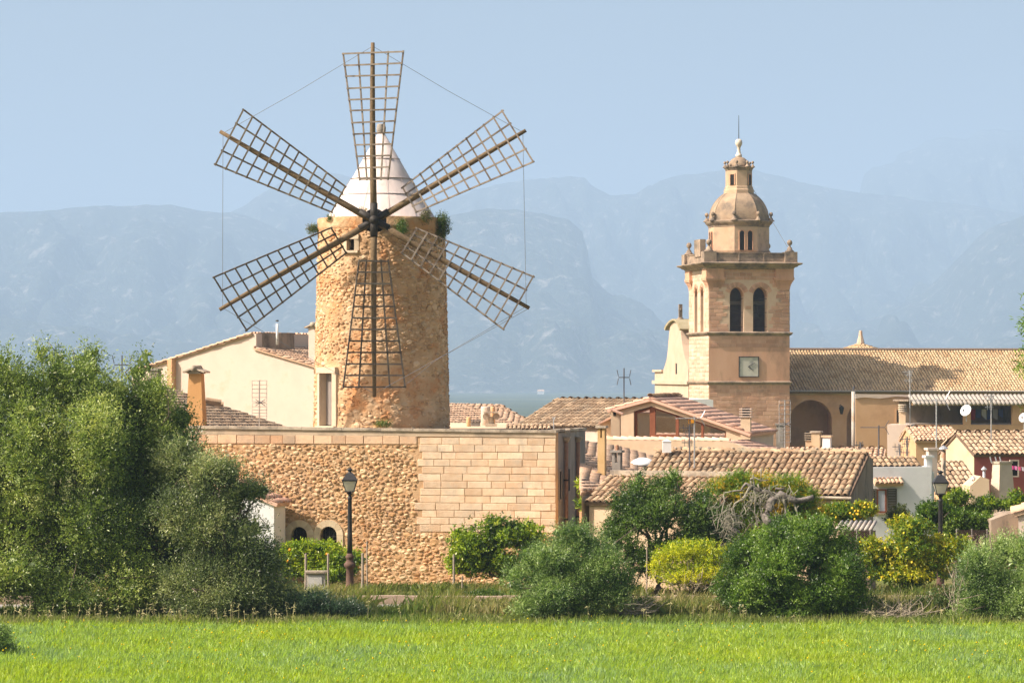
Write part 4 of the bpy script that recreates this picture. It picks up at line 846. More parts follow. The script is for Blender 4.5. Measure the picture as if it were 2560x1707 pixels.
def chimney(name, label, x0, x1, y0, y1, Y, m, cap='flat', az=rad(15), taper=1., capm=None, depth=None, cat='chimney', group=None):
    w = (x1-x0)*Y/F/(math.cos(az)+.35*abs(math.sin(az))*2 if False else 1.); c = P((x0+x1)/2, y1, Y); h = (y1-y0)*Y/F; d = depth or w*.9
    t = thing(name, tuple(c), label, cat, group); U, V = frame(az); capm = capm or m_cop
    w2 = w/(math.cos(az)+abs(math.sin(az))*d/w*.9); d2 = d*w2/w
    def fr_(z0, z1, s0, s1, mm, nm, extra=0, par=t):
        q = [c+U*(a*(w2/2+extra)*s0)+V*(b*(d2/2+extra)*s0)+Zv*z0 for a, b in ((-1, -1), (1, -1), (1, 1), (-1, 1))]; e = [c+U*(a*(w2/2+extra)*s1)+V*(b*(d2/2+extra)*s1)+Zv*z1 for a, b in ((-1, -1), (1, -1), (1, 1), (-1, 1))]
        return MB().add(q+e, [(3, 2, 1, 0), (4, 5, 6, 7)]+[(i, (i+1) % 4, 4+(i+1) % 4, 4+i) for i in range(4)]).out(nm, mm, par)
    if cap == 'flat':
        fr_(-.6, h-.09, 1., taper, m, 'stack'); fr_(h-.088, h, taper, taper, capm, 'cap', .06)
    elif cap == 'tile':
        fr_(-.6, h-.3, 1., taper, m, 'stack'); k = taper
        for q in (-1, 1):
            a = c+U*(q*(w2/2*k+.17))+Zv*(h-.27); b = c+Zv*(h-.12)
            MB().prism([a-V*(d2/2+.12), b-V*(d2/2+.12), b+V*(d2/2+.12), a+V*(d2/2+.12)], Zv*.06).out('cap_slab', capm, t)
        MB().tube([c-V*(d2/2+.14)+Zv*(h-.1), c+V*(d2/2+.14)+Zv*(h-.1)], .12, 10).out('cap_tile', capm, t, True)
        MB().prism([c+U*(-w2/2*k-.05)-V*(d2/2+.02)+Zv*(h-.298), c+U*(w2/2*k+.05)-V*(d2/2+.02)+Zv*(h-.298), c-V*(d2/2+.02)+Zv*(h-.12)], V*(d2+.04)).out('cap_gable', capm, t)
    elif cap == 'vent':                                     # open sides under a slab
        fr_(-.6, h-.42, 1., taper, m, 'stack')
        for a, b in ((-1, -1), (1, -1), (1, 1), (-1, 1)): MB().box(c+U*a*(w2/2*taper-.05)+V*b*(d2/2*taper-.05)+Zv*(h-.25), (.1, .1, .35), rz=-az).out('vent_post', m, t)
        fr_(h-.08, h, taper, taper, capm, 'cap', .06); fr_(h-.42, h-.4, taper*.8, taper*.8, m_dark, 'flue')
    elif cap == 'louvre':
        fr_(-.6, h*.45, 1., taper, m, 'stack'); n = 4
        for i in range(n): z = h*.45+(h*.55)*i/n; fr_(z+.02, z+h*.55/n*.55, taper*1.1, taper*1.1, capm, 'louvre_slab', .03); fr_(z, z+h*.55/n, taper*.7, taper*.7, m_dark, 'louvre_core')
    elif cap == 'round':
        fr_(-.6, h*.6, 1., taper, m, 'stack'); n = 4
        for i in range(n): z = h*.6+h*.4*i/n; MB().lathe([(w*.62, 0), (w*.7, .03), (w*.62, h*.4/n*.7)], c+Zv*z, 14).out('clay_ring', capm, t)
    return t
def pipe(name, label, x, y0, y1, Y, r, m, hat=True, cat='flue pipe', hatm=None):
    c = P(x, y1, Y); h = (y1-y0)*Y/F; t = thing(name, tuple(c), label, cat); MB().tube([c-Zv*.5, c+Zv*(h-.12)], r, 10).out('pipe', m, t, True)
    if hat:
        MB().lathe([(r*2.1, -.02), (r*1.9, .02), (.02, .12)], c+Zv*(h-.06), 12).out('hat', hatm or m_zinc, t)
        for a in (0, 2.1, 4.2): MB().tube([c+Vector((math.cos(a)*r, math.sin(a)*r, h-.14)), c+Vector((math.cos(a)*r, math.sin(a)*r, h-.02))], .012, 4).out('hat_stay', m_zinc, t)
    return t
def antenna(label, x, y0, y1, Y, kind, m=None, aim=rad(200), ya=None, size=1.):
    m = m or m_alu; c = P(x, y1, Y); h = (y1-y0)*Y/F; t = thing('tv_antenna', tuple(c), label, 'antenna', 'aerials on the village roofs'); MB().tube([c-Zv*.5, c+Zv*h], .03, 6).out('mast', m, t)
    d = Vector((math.cos(aim), math.sin(aim), 0)); s = d.cross(Zv)
    if kind == 'yagi':
        a = c+Zv*(h-.08); b = MB().tube([a-d*.35*size, a+d*1.0*size], .016, 5).out('boom', m, t)
        for i in range(9): l = (.42-.022*i)*size*.6; q = a+d*(-.3+.155*i)*size; MB().tube([q-s*l, q+s*l], .01, 4).out('element', m, b)
        for q in (-1, 1): MB().tube([a-d*.35*size+Zv*q*.03, a-d*.55*size+Zv*q*.38*size], .012, 4).out('reflector', m, b)
    elif kind == 'grid':
        for z0, z1, tl in ((h*.52, h-.02, .0), (h*.12, h*.48, .0)):
            pn = MB()
            for i in range(6): z = z0+(z1-z0)*i/5; q = c+Zv*z; pn.tube([q-s*.33*size, q+s*.33*size], .009, 4)
            for e in (-.33, 0, .33): pn.tube([c+s*e*size+Zv*z0, c+s*e*size+Zv*z1], .011, 4)
            pn.out('reflector_grid', m, t)
        dp = MB(); q0 = c+Zv*h*.5
        for e in (-1, 1):
            for g in (-1, 0, 1): dp.tube([q0+d*.1, q0+d*.15+s*e*.22*size+Zv*g*.13], .012, 4)
        dp.tube([q0, q0+d*.35], .02, 5); dp.out('dipole', m_dant, t)
    elif kind == 'vhf':                                    # H of four upright rods
        a = c+Zv*(h-.42); b = MB().tube([a-s*.34*size, a+s*.34*size], .022, 5).out('boom', m_dant, t)
        for q in (-1, 1):
            for g in (-1, 1): MB().tube([a+s*q*.34*size+Zv*g*.05, a+s*q*.42*size+Zv*g*.42*size], .018, 5).out('rod', m_dant, b)
        MB().tube([a, a+Zv*.42], .012, 4).out('spike', m, b)
    elif kind == 'bars':
        for i, (z, l) in enumerate(((.1, .5), (.28, .3), (.62, .4))):
            a = c+Zv*(h-z); b = MB().tube([a-d*l*.4*size, a+d*l*size], .016, 5).out('boom', m, t)
            for g in range(3): q = a+d*l*size*(g-.6)*.45; MB().tube([q-Zv*.13, q+Zv*.13], .01, 4).out('element', m, b)
    return t
def dish(label, x, y, rpx, Y, yb, aim=rad(-125), tilt=rad(25)):
    c = P(x, y, Y); r = rpx*Y/F; t = thing('satellite_dish', tuple(P(x, yb, Y+.15)), label, 'dish', 'white satellite dishes')
    d = Vector((math.cos(aim)*math.cos(tilt), math.sin(aim)*math.cos(tilt), math.sin(tilt))); a = d.cross(Zv).normalized(); b = a.cross(d); vs = []; fs = []; n = 24
    for k in range(6):
        q = k/5; vs += [c+(a*math.cos(6.28318*j/n)*r*.94+b*math.sin(6.28318*j/n)*r)*q+d*(q*q*r*.28) for j in range(n)]
    for k in range(5): fs += [(k*n+j, k*n+(j+1) % n, (k+1)*n+(j+1) % n, (k+1)*n+j) for j in range(n)]
    vs2 = [v-d*.02 for v in vs[-n:]]; m = len(vs); vs += vs2; fs += [(m-n+j, m-n+(j+1) % n, m+(j+1) % n, m+j) for j in range(n)]
    MB().add(vs, fs).out('reflector', mat('white_enamel', (.78, .78, .78), rough=.4, bump=0), t, True)
    MB().tube([c-b*r*.9+d*.2*r, c-b*r*.35+d*r*.95], .02, 5).out('feed_arm', m_dant, t); MB().box(c-b*r*.3+d*r*.95, (.09, .09, .12)).out('receiver', m_dant, t)
    MB().tube([P(x, yb, Y+.15)-Zv*.1, c+Vector((0, .15, 0))-Zv*.1*r, c], .03, 6).out('mount', m_alu, t); return t
G0 = -.7
# --- near row right of the platform
az = rad(18.6); U, V = frame(az); Cn = P(2121, 1232, 110); Cn = Vector((Cn.x, Cn.y, 0))-U*7.6
h1, b1_, C1, U1, V1 = house('cottage', 'low cottage with thick lichened tile roof and stained brown gable, behind the mimosa', Cn, az, 7.6, 3.85, G0, PZ(1232, 110), rad(24), m_cream, m_old, k=.77, tiles=('a',), nobj=300, seed=4, tl=.46, r=.112, s=.227)
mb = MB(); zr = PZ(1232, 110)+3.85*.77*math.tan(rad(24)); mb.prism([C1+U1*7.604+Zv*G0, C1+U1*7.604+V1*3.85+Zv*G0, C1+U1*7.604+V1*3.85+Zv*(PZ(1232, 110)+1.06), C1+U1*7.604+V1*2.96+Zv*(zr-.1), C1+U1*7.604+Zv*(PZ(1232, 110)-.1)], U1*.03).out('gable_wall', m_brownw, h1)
ridge_tiles(h1, C1+V1*2.99-U1*.2+Zv*(zr+.02), C1+V1*2.99+U1*7.75+Zv*(zr+.02), m_old, r=.13, seed=4)
rng = random.Random(8)
for i in range(40):                                    # loose mortared stones along the ridge
    M = mat4(Vector((.12, 0, 0))*rng.uniform(.6, 1.3), Vector((0, .12, 0)), Zv*.1*rng.uniform(.6, 1.4), C1+V1*(2.95+rng.uniform(-.1, .12))+U1*rng.uniform(0, 7.6)+Zv*(zr+.12)); piece('ridge_stone', shared_mesh(('ridge_stone', rng.randrange(4)), *STONES[rng.randrange(10)], m_cop), M, h1)
MB().tube([C1+U1*5.5-V1*.22+Zv*(PZ(1232, 110)-.14), C1+U1*7.75-V1*.22+Zv*(PZ(1232, 110)-.17)], .05, 8).out('gutter', m_cop, h1)
MB().tube([C1+U1*7.45-V1*.12+Zv*(PZ(1232, 110)-.2), C1+U1*7.45-V1*.12+Zv*.3], .04, 8).out('downpipe', m_dant, h1)
az = rad(27); Cq = P(1473, 1247, 106); h2, b2_, C2, U2, V2 = house('outbuilding', 'low outbuilding with short tile slope below a cement parapet, behind the dark evergreen', (Cq.x, Cq.y), az, 4.7, 1.75, G0, PZ(1247, 106), rad(23), m_cream, m_old, k=1., tiles=('a',), nobj=120, seed=6, s=.23)
zr2 = PZ(1247, 106)+1.75*math.tan(rad(23)); MB().prism([C2+V2*1.62+Zv*(zr2-.3), C2+V2*1.62+U2*4.75+Zv*(zr2-.3), C2+V2*1.62+U2*4.75+Zv*(zr2+.17), C2+V2*1.62+Zv*(zr2+.17)], V2*.35).out('parapet', m_cop, h2)
# roofs that fall to the right, between platform and cottage
for nm, lb, o, Yr, poly, pt, sd in (('shed_roof', 'terracotta roof falling right beside the platform, above the grey flashing', (1530, 1140), 131, [(1453, 1104), (1500, 1110), (1560, 1121), (1630, 1142), (1632, 1192), (1560, 1188), (1500, 1170), (1453, 1154)], 17, 21), ('shed_roof', 'lower terracotta roof falling right beside the platform, below the grey flashing', (1490, 1190), 112, [(1454, 1161), (1490, 1172), (1545, 1193), (1540, 1226), (1454, 1228)], 16, 22)):
    O = P(*o, Yr); az = rad(-74); pitch = rad(pt); Uq, Vq = frame(az); Vv = Vq*math.cos(pitch)+Zv*math.sin(pitch); uv = uvpoly(poly, O, Uq, Vv)
    cxy = O+Uq*sum(p[0] for p in uv)/len(uv); t = thing(nm, (O.x, O.y, G0), lb, 'shed')
    sh, _ = roof(t, O, az, pitch, uv, m_ter, s=.225, L=.42, r=.1, nobj=200, seed=sd)
    mb = MB(); base = [O+Uq*a+Vv*b for a, b in uv]; n = len(base)
    mb.add([Vector((p.x, p.y, G0)) for p in base]+[p-Zv*.16 for p in base], [list(range(n-1, -1, -1)), list(range(n, 2*n))]+[(i, (i+1) % n, n+(i+1) % n, n+i) for i in range(n)]); mb.out('wall', m_cream, t)
    if sd == 21:
        q = [hit(x, y, O-Zv*.05, Uq.cross(Vv)) for x, y in ((1453, 1153), (1500, 1170), (1545, 1184), (1545, 1196), (1500, 1181), (1453, 1163))]; MB().prism([p-Vector((0, .3, 0)) for p in q], Vector((0, -.2, -.05))).out('flashing', m_cem, t)
chimney('chimney', 'tall orange stained chimney with dark round vent, on the roof beside the platform', 1494, 1516, 1064, 1168, 112.6, mat('orange_render', (.48, .29, .11), (.60, .42, .22), s=.8, bs=10, stain=(.20, .15, .10), ss=.7, st=(.5, .66)), 'vent', az=rad(18))
chimney('chimney', 'square grey cement chimney with open top, in front of the round skylight', 1530, 1556, 1125, 1194, 111, m_cem, 'vent', az=rad(18), capm=m_cem)
MB().tube([P(1543, 1126, 111), P(1543, 1112, 111)], [.07, .06], 8).out('chimney_pot', m_clay, None)
tag(bpy.data.objects['chimney_pot'], 'small clay pot standing on the square grey chimney', 'pot')
o = MB().lathe([(.55, 0), (.52, .12), (.38, .24), (.18, .32), (.02, .34)], P(1607, 1164, 130), 16).out('skylight', m_white, None, True); tag(o, 'white domed skylight on the terracotta roof', 'skylight')
o = MB().box(P(1667, 1117, 114.6)+Zv*0, (.3, .3, .4)).add([P(1667, 1117, 114.6)+Vector((x, y, .2)) for x, y in ((-.17, -.17), (.17, -.17), (.17, .17), (-.17, .17))]+[P(1667, 1117, 114.6)+Zv*.28], [(0, 1, 4), (1, 2, 4), (2, 3, 4), (3, 0, 4)]).out('chimney', m_white, None); tag(o, 'small whitewashed chimney block behind the cottage ridge', 'chimney')
# pink garden wall and shrub tops beside the platform
o = MB().prism([P(1449, 1500, 108), P(1503, 1500, 108), P(1503, 1279, 108), P(1449, 1279, 108)], Vector((0, .25, 0))).out('garden_wall', m_tan, None); tag(o, 'short pinkish garden wall between the platform and the evergreen', 'wall')
# --- brown roofed house and the glazed house behind
az = rad(40); Cq = P(1297, 1060, 155); hm, *_ = house('house', 'house with plain brown tile roof, between windmill and glazed gable', (Cq.x, Cq.y), az, 6.4, 5.9, G0, PZ(1060, 155), rad(22), m_lcream, m_mid, k=.5, nobj=260, seed=9, tiles=('a', 'b'), s=.245)
p0 = P(1628, 994, 142); az = rad(15); Ug, Vg = frame(az); gh = thing('glazed_house', (p0.x, p0.y, G0), 'cream house with a glazed brown framed gable and orange tiles', 'house')
outer = [(1526, 1135), (1526, 1021), (1628, 996), (1868, 1081), (1868, 1135)]; inner = [(1584.6, 1098), (1584.6, 1028), (1628, 1015.5), (1815, 1077), (1815, 1098)]
h_ = lambda x, y, o=0: hit(x, y, p0, -Vg)+Vg*o
MB().ring([h_(*p) for p in outer], [h_(*p) for p in inner], Vg*.35).out('gable_wall', m_cream, gh)
MB().prism([h_(x, y, 3.2) for x, y in outer], Vg*3.2).out('rear_wall', m_lcream, gh)
MB().prism([h_(1526, 1400), h_(1868, 1400), h_(1868, 1135.3), h_(1526, 1135.3)], Vg*6.3).out('lower_storey', m_cream, gh)
MB().prism([h_(1529, 1135, .36), h_(1865, 1135, .36), h_(1865, 1132, .36), h_(1529, 1132, .36)], Vg*2.8).out('floor', m_tan, gh)
for x in (1526, 1862): MB().prism([h_(x, 1135, .352), h_(x+6, 1135, .352), h_(x+6, 1022 if x < 1600 else 1082, .352), h_(x, 1024 if x < 1600 else 1080, .352)], Vg*2.84).out('side_wall', m_lcream, gh)
pk = h_(1628, 994); er = h_(1879, 1083); el = h_(1519, 1023)
dR = (er-pk); LR = math.hypot(dR.dot(Ug), dR.z); pR = math.atan2(-dR.z, dR.dot(Ug)); roof(gh, er-Vg*.15, az-math.pi/2, pR, [(0, 0), (6.3, 0), (6.3, LR+.05), (0, LR+.05)], m_new, s=.21, L=.5, r=.085, nobj=300, seed=12)
dL = (el-pk); LL = math.hypot(dL.dot(Ug), dL.z); pL = math.atan2(-dL.z, -dL.dot(Ug)); roof(gh, el+Vg*6.15, az+math.pi/2, pL, [(0, 0), (6.3, 0), (6.3, LL+.05), (0, LL+.05)], m_new, s=.21, L=.5, r=.085, nobj=100, seed=13)
ridge_tiles(gh, pk-Vg*.2+Zv*.05, pk+Vg*6.1+Zv*.05, m_mid, r=.14)
gz = MB()
def gbar(pts, nm='mullion'): MB().prism([h_(x, y, .10) for x, y in pts], Vg*.12).out(nm, m_wood, gh)
ytop = lambda x: 1028+(x-1584.6)*(1015.5-1028)/43.4 if x < 1628 else 1015.5+(x-1628)*(1077-1015.5)/187
for a, b in ((1584.8, 1591), (1623, 1637), (1688, 1695.5), (1751.5, 1757.5), (1811, 1814.8)): gbar([(a, 1097.8), (b, 1097.8), (b, ytop(b)+.3), (a, ytop(a)+.3)])
gbar([(1591, 1028.5), (1623, 1019), (1623, 1024), (1591, 1034)], 'top_rail'); gbar([(1637, 1019), (1811, 1076), (1811, 1079), (1637, 1023.5)], 'top_rail'); gbar([(1637, 1085.5), (1688, 1086), (1688, 1092), (1637, 1091.5)], 'transom'); gbar([(1591, 1095), (1811, 1095.5), (1811, 1098), (1591, 1098)], 'bottom_rail')
for a, b in ((1591, 1623), (1637, 1688), (1695.5, 1751.5), (1757.5, 1811)): MB().prism([h_(a, 1095, .16), h_(b, 1095, .16), h_(b, ytop(b)+4, .16), h_(a, ytop(a)+4, .16)], Vg*.012).out('pane', m_glass, gh)
# terrace wall in front, capped with tiles
tw0 = P(1516, 1110, 138); hT = lambda x, y, o=0: hit(x, y, tw0, -Vg)+Vg*o
tr_ = thing('terrace_wall', tuple(hT(1660, 1150)), 'cream terrace wall capped with orange tiles, below the glazed gable', 'wall')
MB().prism([hT(x, y) for x, y in ((1512, 1380), (1512, 1100), (1820, 1103), (1880, 1123), (1880, 1380))], Vg*.3).out('wall', m_cream, tr_)
x = 1513
while x < 1816: ridge_tiles(tr_, hT(x, 1099.5+(x-1513)*.011, .15), hT(x+19, 1099.5+(x-1494)*.011, .15), m_new, r=.17, L=.44); x += 19
O = P(1905, 1131, 137); azr = rad(-75); pr = rad(17); Uq, Vq = frame(azr); Vv = Vq*math.cos(pr)+Zv*math.sin(pr); uv = uvpoly([(1822, 1104), (1868, 1101), (1960, 1124), (2010, 1140), (1925, 1140), (1870, 1122)], O, Uq, Vv)
t = thing('terrace_shed', tuple(O-Zv*1), 'small orange tile roof right of the terrace wall, below the glazed house', 'shed'); roof(t, O, azr, pr, uv, m_new, s=.21, L=.5, r=.085, nobj=120, seed=15)
MB().prism([P(1870, 1380, 138.5), P(1990, 1380, 138.5), P(1990, 1138, 138.5), P(1870, 1124, 138.5)], Vector((0, 2, 0))).out('wall', m_cream, t)
t = thing('stair_block', tuple(P(1540, 1100, 139.5)), 'cream stair block with tile top at the left of the glazed gable', 'block')
MB().prism([P(1527, 1380, 139.5), P(1549, 1380, 139.5), P(1549, 1034, 139.5), P(1527, 1024, 139.5)], Vector((.1, 1.2, 0))).out('wall', m_cream, t); MB().prism([P(1524, 1021, 139.3), P(1556, 1033, 139.3), P(1556, 1037, 139.3), P(1524, 1025, 139.3)], Vector((.1, 1.5, 0))).out('top', m_new, t)
MB().prism([P(1533, 1039, 139.5)-Vector((0, .02, 0)), P(1540, 1039, 139.5)-Vector((0, .02, 0)), P(1540, 1030, 139.5)-Vector((0, .02, 0)), P(1533, 1030, 139.5)-Vector((0, .02, 0))], Vector((0, .015, 0))).out('vent', m_dark, t)
MB().prism([P(1500, 1380, 140), P(1527, 1380, 140), P(1527, 1043, 140), P(1500, 1056, 140)], Vector((.1, 1.0, 0))).out('lower_wall', m_cream, t); MB().prism([P(1496, 1056, 139.8), P(1527, 1041, 139.8), P(1527, 1046, 139.8), P(1496, 1061, 139.8)], Vector((.1, 1.4, 0))).out('lower_top', m_new, t)
chimney('chimney', 'louvred chimney with stacked pale slabs on the orange roof', 1851, 1879, 1018, 1064, 141, m_cream, 'louvre', az=rad(12), capm=m_lcream)
chimney('chimney', 'slim grey cement chimney in front of the church tower corner', 1940, 1960, 1058, 1290, 170, m_cem, 'flat', az=rad(8), capm=m_cem)
# white flat block at the foot of the church tower
wb = thing('white_block', tuple(P(1740, 1060, 205)), 'small flat white building at the foot of the church tower', 'building'); azw = rad(-9); pw_ = P(1700, 1020, 205)
quadwall(MB(), pw_, azw, [(1672, 1240), (1783, 1240), (1783, 1000), (1772, 997), (1690, 999), (1672, 1001)], 4).out('wall', m_white, wb); window(wb, pw_, azw, 1728, 1742, 1013, 1040, m_white, fw=.05); window(wb, pw_, azw, 1744, 1760, 1013, 1040, m_white, fw=.09)
# --- far hip roof right of the mill, with its chimneys
O = P(1305, 1066, 172); az = rad(-52); pr = rad(17); Uq, Vq = frame(az); Vv = Vq*math.cos(pr)+Zv*math.sin(pr); uv = uvpoly([(1100, 1068), (1306, 1068), (1313, 1047), (1285, 1032), (1252, 1013), (1100, 1010)], O, Uq, Vv)
t = thing('far_house', (O.x-2, O.y+2, G0), 'distant house with low mottled tile roof, just right of the mill tower', 'house'); roof(t, O, az, pr, uv, m_ter, s=.24, L=.45, r=.11, nobj=0, seed=31)
mb = MB(); base = [O+Uq*a+Vv*b for a, b in uv]; n = len(base); mb.add([Vector((p.x, p.y, G0)) for p in base]+[p-Zv*.16 for p in base], [list(range(n-1, -1, -1)), list(range(n, 2*n))]+[(i, (i+1) % n, n+(i+1) % n, n+i) for i in range(n)]).out('wall', m_cream, t)
t = thing('lean_to', tuple(P(1300, 1075, 150)-Zv*.5), 'low tile edge along the back of the platform terrace', 'lean-to')
roof(t, P(1238, 1072, 150), rad(4), rad(20), [(0, 0), (2.6, 0), (2.6, .5), (0, .5)], m_pale, s=.2, L=.42, r=.09, nobj=0, seed=33); MB().prism([P(1238, 1350, 150.1), P(1376, 1350, 150.1), P(1376, 1073, 150.1), P(1238, 1073, 150.1)], Vector((0, .8, 0))).out('wall', m_cem, t)
def cyl(name, label, x0, x1, y0, y1, Y, m, cat, lid=True):
    c = P((x0+x1)/2, y1, Y); r = (x1-x0)/2*Y/F; h = (y1-y0)*Y/F; o = MB().lathe([(r, -.5), (r, h-.05), (r*.97, h), (r*.75, h), (r*.72, h-.12), (.01, h-.13)], c, 16).out(name, m, None, True); return tag(o, label, cat)
o = MB().mm((PX(1120, 140), 131.5, G0), (PX(1262, 140), 147, 4.97)).mm((PX(1120, 140)-.06, 131.44, 4.97), (PX(1262, 140)+.06, 147.06, 5.03)).out('flat_house', m_cream, None); tag(o, 'flat cream roof terrace behind the platform, carrying tank and clay pots', 'house')
cyl('water_tank', 'white round water tank on the roof right of the mill', 1202, 1226, 1016, 1060, 140, m_lcream, 'tank')
cyl('chimney_pot', 'short clay chimney pot beside the white water tank', 1226.5, 1238, 1016, 1034, 138, m_tan, 'pot')
cyl('chimney_pot', 'orange clay chimney pot on a slab near the mill tower', 1166, 1177, 1042, 1062, 136, mat('yellow_clay', (.55, .36, .18), (.62, .43, .24), s=5), 'pot')
t = thing('chimney', tuple(P(1228, 1080, 135)), 'squat cement chimney with round side openings under a slab', 'chimney'); c = P(1228, 1072, 135)
MB().box(c+Zv*.05, (.5, .45, .35)).out('stack', m_cop, t); MB().lathe([(.12, 0), (.12, .3)], c+Vector((.0, 0, .22)), 8).out('flue', m_cop, t)
for q in (-1, 1): MB().tube([c+Vector((q*.22, -.2, .38+.15)), c+Vector((q*.22, .2, .38+.15))], .14, 12).out('clay_ring', m_brownw, t)
MB().box(c+Zv*.70, (.64, .56, .05)).out('slab', m_cop, t)
o = MB().box(P(1189, 1063, 137), (.4, .3, .28)).box(P(1189, 1055, 137)+Zv*.06, (.46, .36, .05)).out('vent_box', m_cem, None); tag(o, 'grey cement vent box between clay pot and water tank', 'vent')
o = MB().tube([P(1384, 1074, 117), P(1384, 1050, 117), P(1381, 1041, 117)], .02, 5).tube([P(1384, 1052, 117), P(1388, 1042, 117)], .015, 5).out('pipe_stub', m_zinc, None); tag(o, 'thin forked metal stub on the platform terrace edge', 'pipe')
# --- left: white gable house, lower roof, chimneys
azl = rad(30); pl = P(700, 950, 150); hL = lambda x, y, o=0: hit(x, y, pl, -frame(azl)[1])+frame(azl)[1]*o; UL, VL = frame(azl)
wh = thing('gable_house', tuple(Vector((hL(600, 1000).x, hL(600, 1000).y, G0))), 'big sunlit cream gable house left of the windmill', 'house')
MB().prism([hL(x, y) for x, y in ((330, 1350), (330, 931), (375, 917), (632, 834), (637, 834), (637, 869), (830, 926), (830, 1350))], VL*7).out('wall', m_lcream, wh)
mb = MB(); q0, q1 = hL(636.5, 832), hL(637.5, 869); MB().prism([hL(631, 834, -.02), hL(641, 834, -.02), hL(641, 868, -.02), hL(631, 852, -.02)], VL*.5).out('ridge_pier', m_lcream, wh)
ps = MB(); e0 = hL(637, 850); ps.prism([hL(637, 872, .3), hL(637, 831, .3), hL(637, 831, .3)+Vector((1.36, .8, 0)), hL(637, 872, .3)+Vector((1.36, .8, 0))], VL*.5); ps.out('parapet', m_brownw, wh)
for (xa, ya), (xb, yb), nm in (((330, 929), (632, 833), 'l'), ((830, 926), (637, 869), 'r')):
    a, b = hL(xa, ya), hL(xb, yb)
    azq = azl+math.pi/2 if nm == 'l' else azl-math.pi/2; d = b-a; LL = math.hypot(d.xy.length, d.z); pq = math.atan2(d.z, d.xy.length)
    O = a+VL*7 if nm == 'l' else a-VL*.12
    roof(wh, O, azq, pq, [(0, 0), (7.1, 0), (7.1, LL), (0, LL)], m_ter, s=.24, L=.46, r=.1, nobj=150, seed=41 if nm == 'l' else 42, thick=.06)
MB().prism([hL(429, 990, -.35), hL(440, 990, -.35), hL(440, 897, -.35), hL(429, 900, -.35)], VL*.4).out('pilaster', m_tan, wh)
pipe('flue_pipe', 'white metal flue above the grey parapet of the gable house', 693, 803, 835, 150.3, .06, m_white, False)
pipe_cap = MB().tube([P(693, 804, 150.3), P(693, 800, 150.3)], .07, 8).out('cap', m_dant, bpy.data.objects['flue_pipe'])
chimney('chimney', 'pale chimney with slanting slab cap half hidden behind the mill tower', 772, 806, 806, 925, 150, m_lcream, 'tile', az=rad(25))
chimney('chimney', 'mottled chimney with flat cap at the left end of the gable house', 373, 402, 921, 985, 145, m_cop, 'flat', az=rad(20), capm=m_cem)
O = P(620, 1040, 140); az = rad(-72); pr = rad(19); Uq, Vq = frame(az); Vv = Vq*math.cos(pr)+Zv*math.sin(pr); uv = uvpoly([(380, 1072), (725, 1072), (640, 1045), (560, 1018), (500, 998), (440, 978), (380, 960)], O, Uq, Vv)
t = thing('low_house', (O.x-2, O.y+1, G0), 'low house with brown tile roof falling right, in front of the gable house', 'house'); roof(t, O, az, pr, uv, m_pale, s=.235, L=.42, r=.105, nobj=300, seed=44)
mb = MB(); base = [O+Uq*a+Vv*b for a, b in uv]; n = len(base); mb.add([Vector((p.x, p.y, G0)) for p in base]+[p-Zv*.16 for p in base], [list(range(n-1, -1, -1)), list(range(n, 2*n))]+[(i, (i+1) % n, n+(i+1) % n, n+i) for i in range(n)]).out('wall', m_cream, t)
for k, (x0, x1, yy) in enumerate(((512, 558, 1009), (515, 553, 1003))): MB().tube([P(x0, yy-4, 139-k), P(x1, yy+2, 139-k)], .11, 8).out('verge_tile', m_old, t)
chimney('chimney', 'tapered orange chimney with a little tiled gable cap', 464, 518, 914, 1070, 119, mat('ochre_render', (.52, .27, .10), (.60, .34, .15), s=.9, bs=9, bd=.02, stretch=(1, 1, .4)), 'tile', az=rad(10), taper=.66, capm=m_cop)
antenna('grid antenna in front of the sunlit gable wall', 648.5, 950, 1062, 125, 'grid', aim=rad(-70), size=.9)
antenna('dark antenna tips above the wild olives at far left', 305, 888, 1250, 140, 'vhf', m_dant, aim=rad(-80))
# white annex under the platform wall
az = AZP; Cq = P(470, 1300, 109.6); ann, *_ = house('annex', 'small white annex with tiled gable against the rubble wall, behind the olive', (P(685, 1, 113.2)-frame(az)[0]*3.0).xy, az, 3.0, 1.45, G0, PZ(1252, 113.2), rad(22), m_white, m_new, ridge='v', nobj=150, seed=46, tiles=('a', 'b', 'r'))
# --- right-hand group
azt = rad(-8); pt_ = P(2200, 1050, 232); tb_ = thing('tan_house', (pt_.x, pt_.y, G0), 'plain tan plastered house against the church nave', 'house')
quadwall(MB(), pt_, azt, [(2139, 1200), (2280, 1200), (2280, 988), (2139, 986)], 1).out('wall', m_tan, tb_)
quadwall(MB(), P(2200, 1050, 231.9), azt, [(2139, 996), (2160, 993), (2200, 996), (2240, 991), (2280, 993), (2280, 986.5), (2139, 984.5)], .1).out('lime_band', m_lcream, tb_)
window(tb_, pt_, azt, 2238, 2275, 1021, 1060, m_tan, fw=.12)
tc_ = thing('terrace_house', (PX(2420, 228), 228, G0), 'house with a dark open loggia under grey corrugated roofing', 'house'); pT = P(2400, 1050, 228); UT, VT = frame(azt)
hq = lambda x, y, o=0: hit(x, y, pT, -VT)+VT*o
mb = MB()
for pl_ in ([(2281, 1200), (2640, 1200), (2640, 1062), (2281, 1061)], [(2410, 1061), (2427, 1061), (2427, 1013), (2410, 1013)], [(2531, 1061), (2640, 1061), (2640, 1013), (2531, 1013)], [(2281, 1012.8), (2640, 1012.8), (2640, 1006), (2281, 1006)]): mb.prism([hq(*p) for p in pl_], VT*.35)
mb.out('wall', m_tan, tc_); MB().prism([hq(2281, 1200, 3.5), hq(2640, 1200, 3.5), hq(2640, 1000, 3.5), hq(2281, 1000, 3.5)], VT*.3).out('rear_wall', m_brownw, tc_)
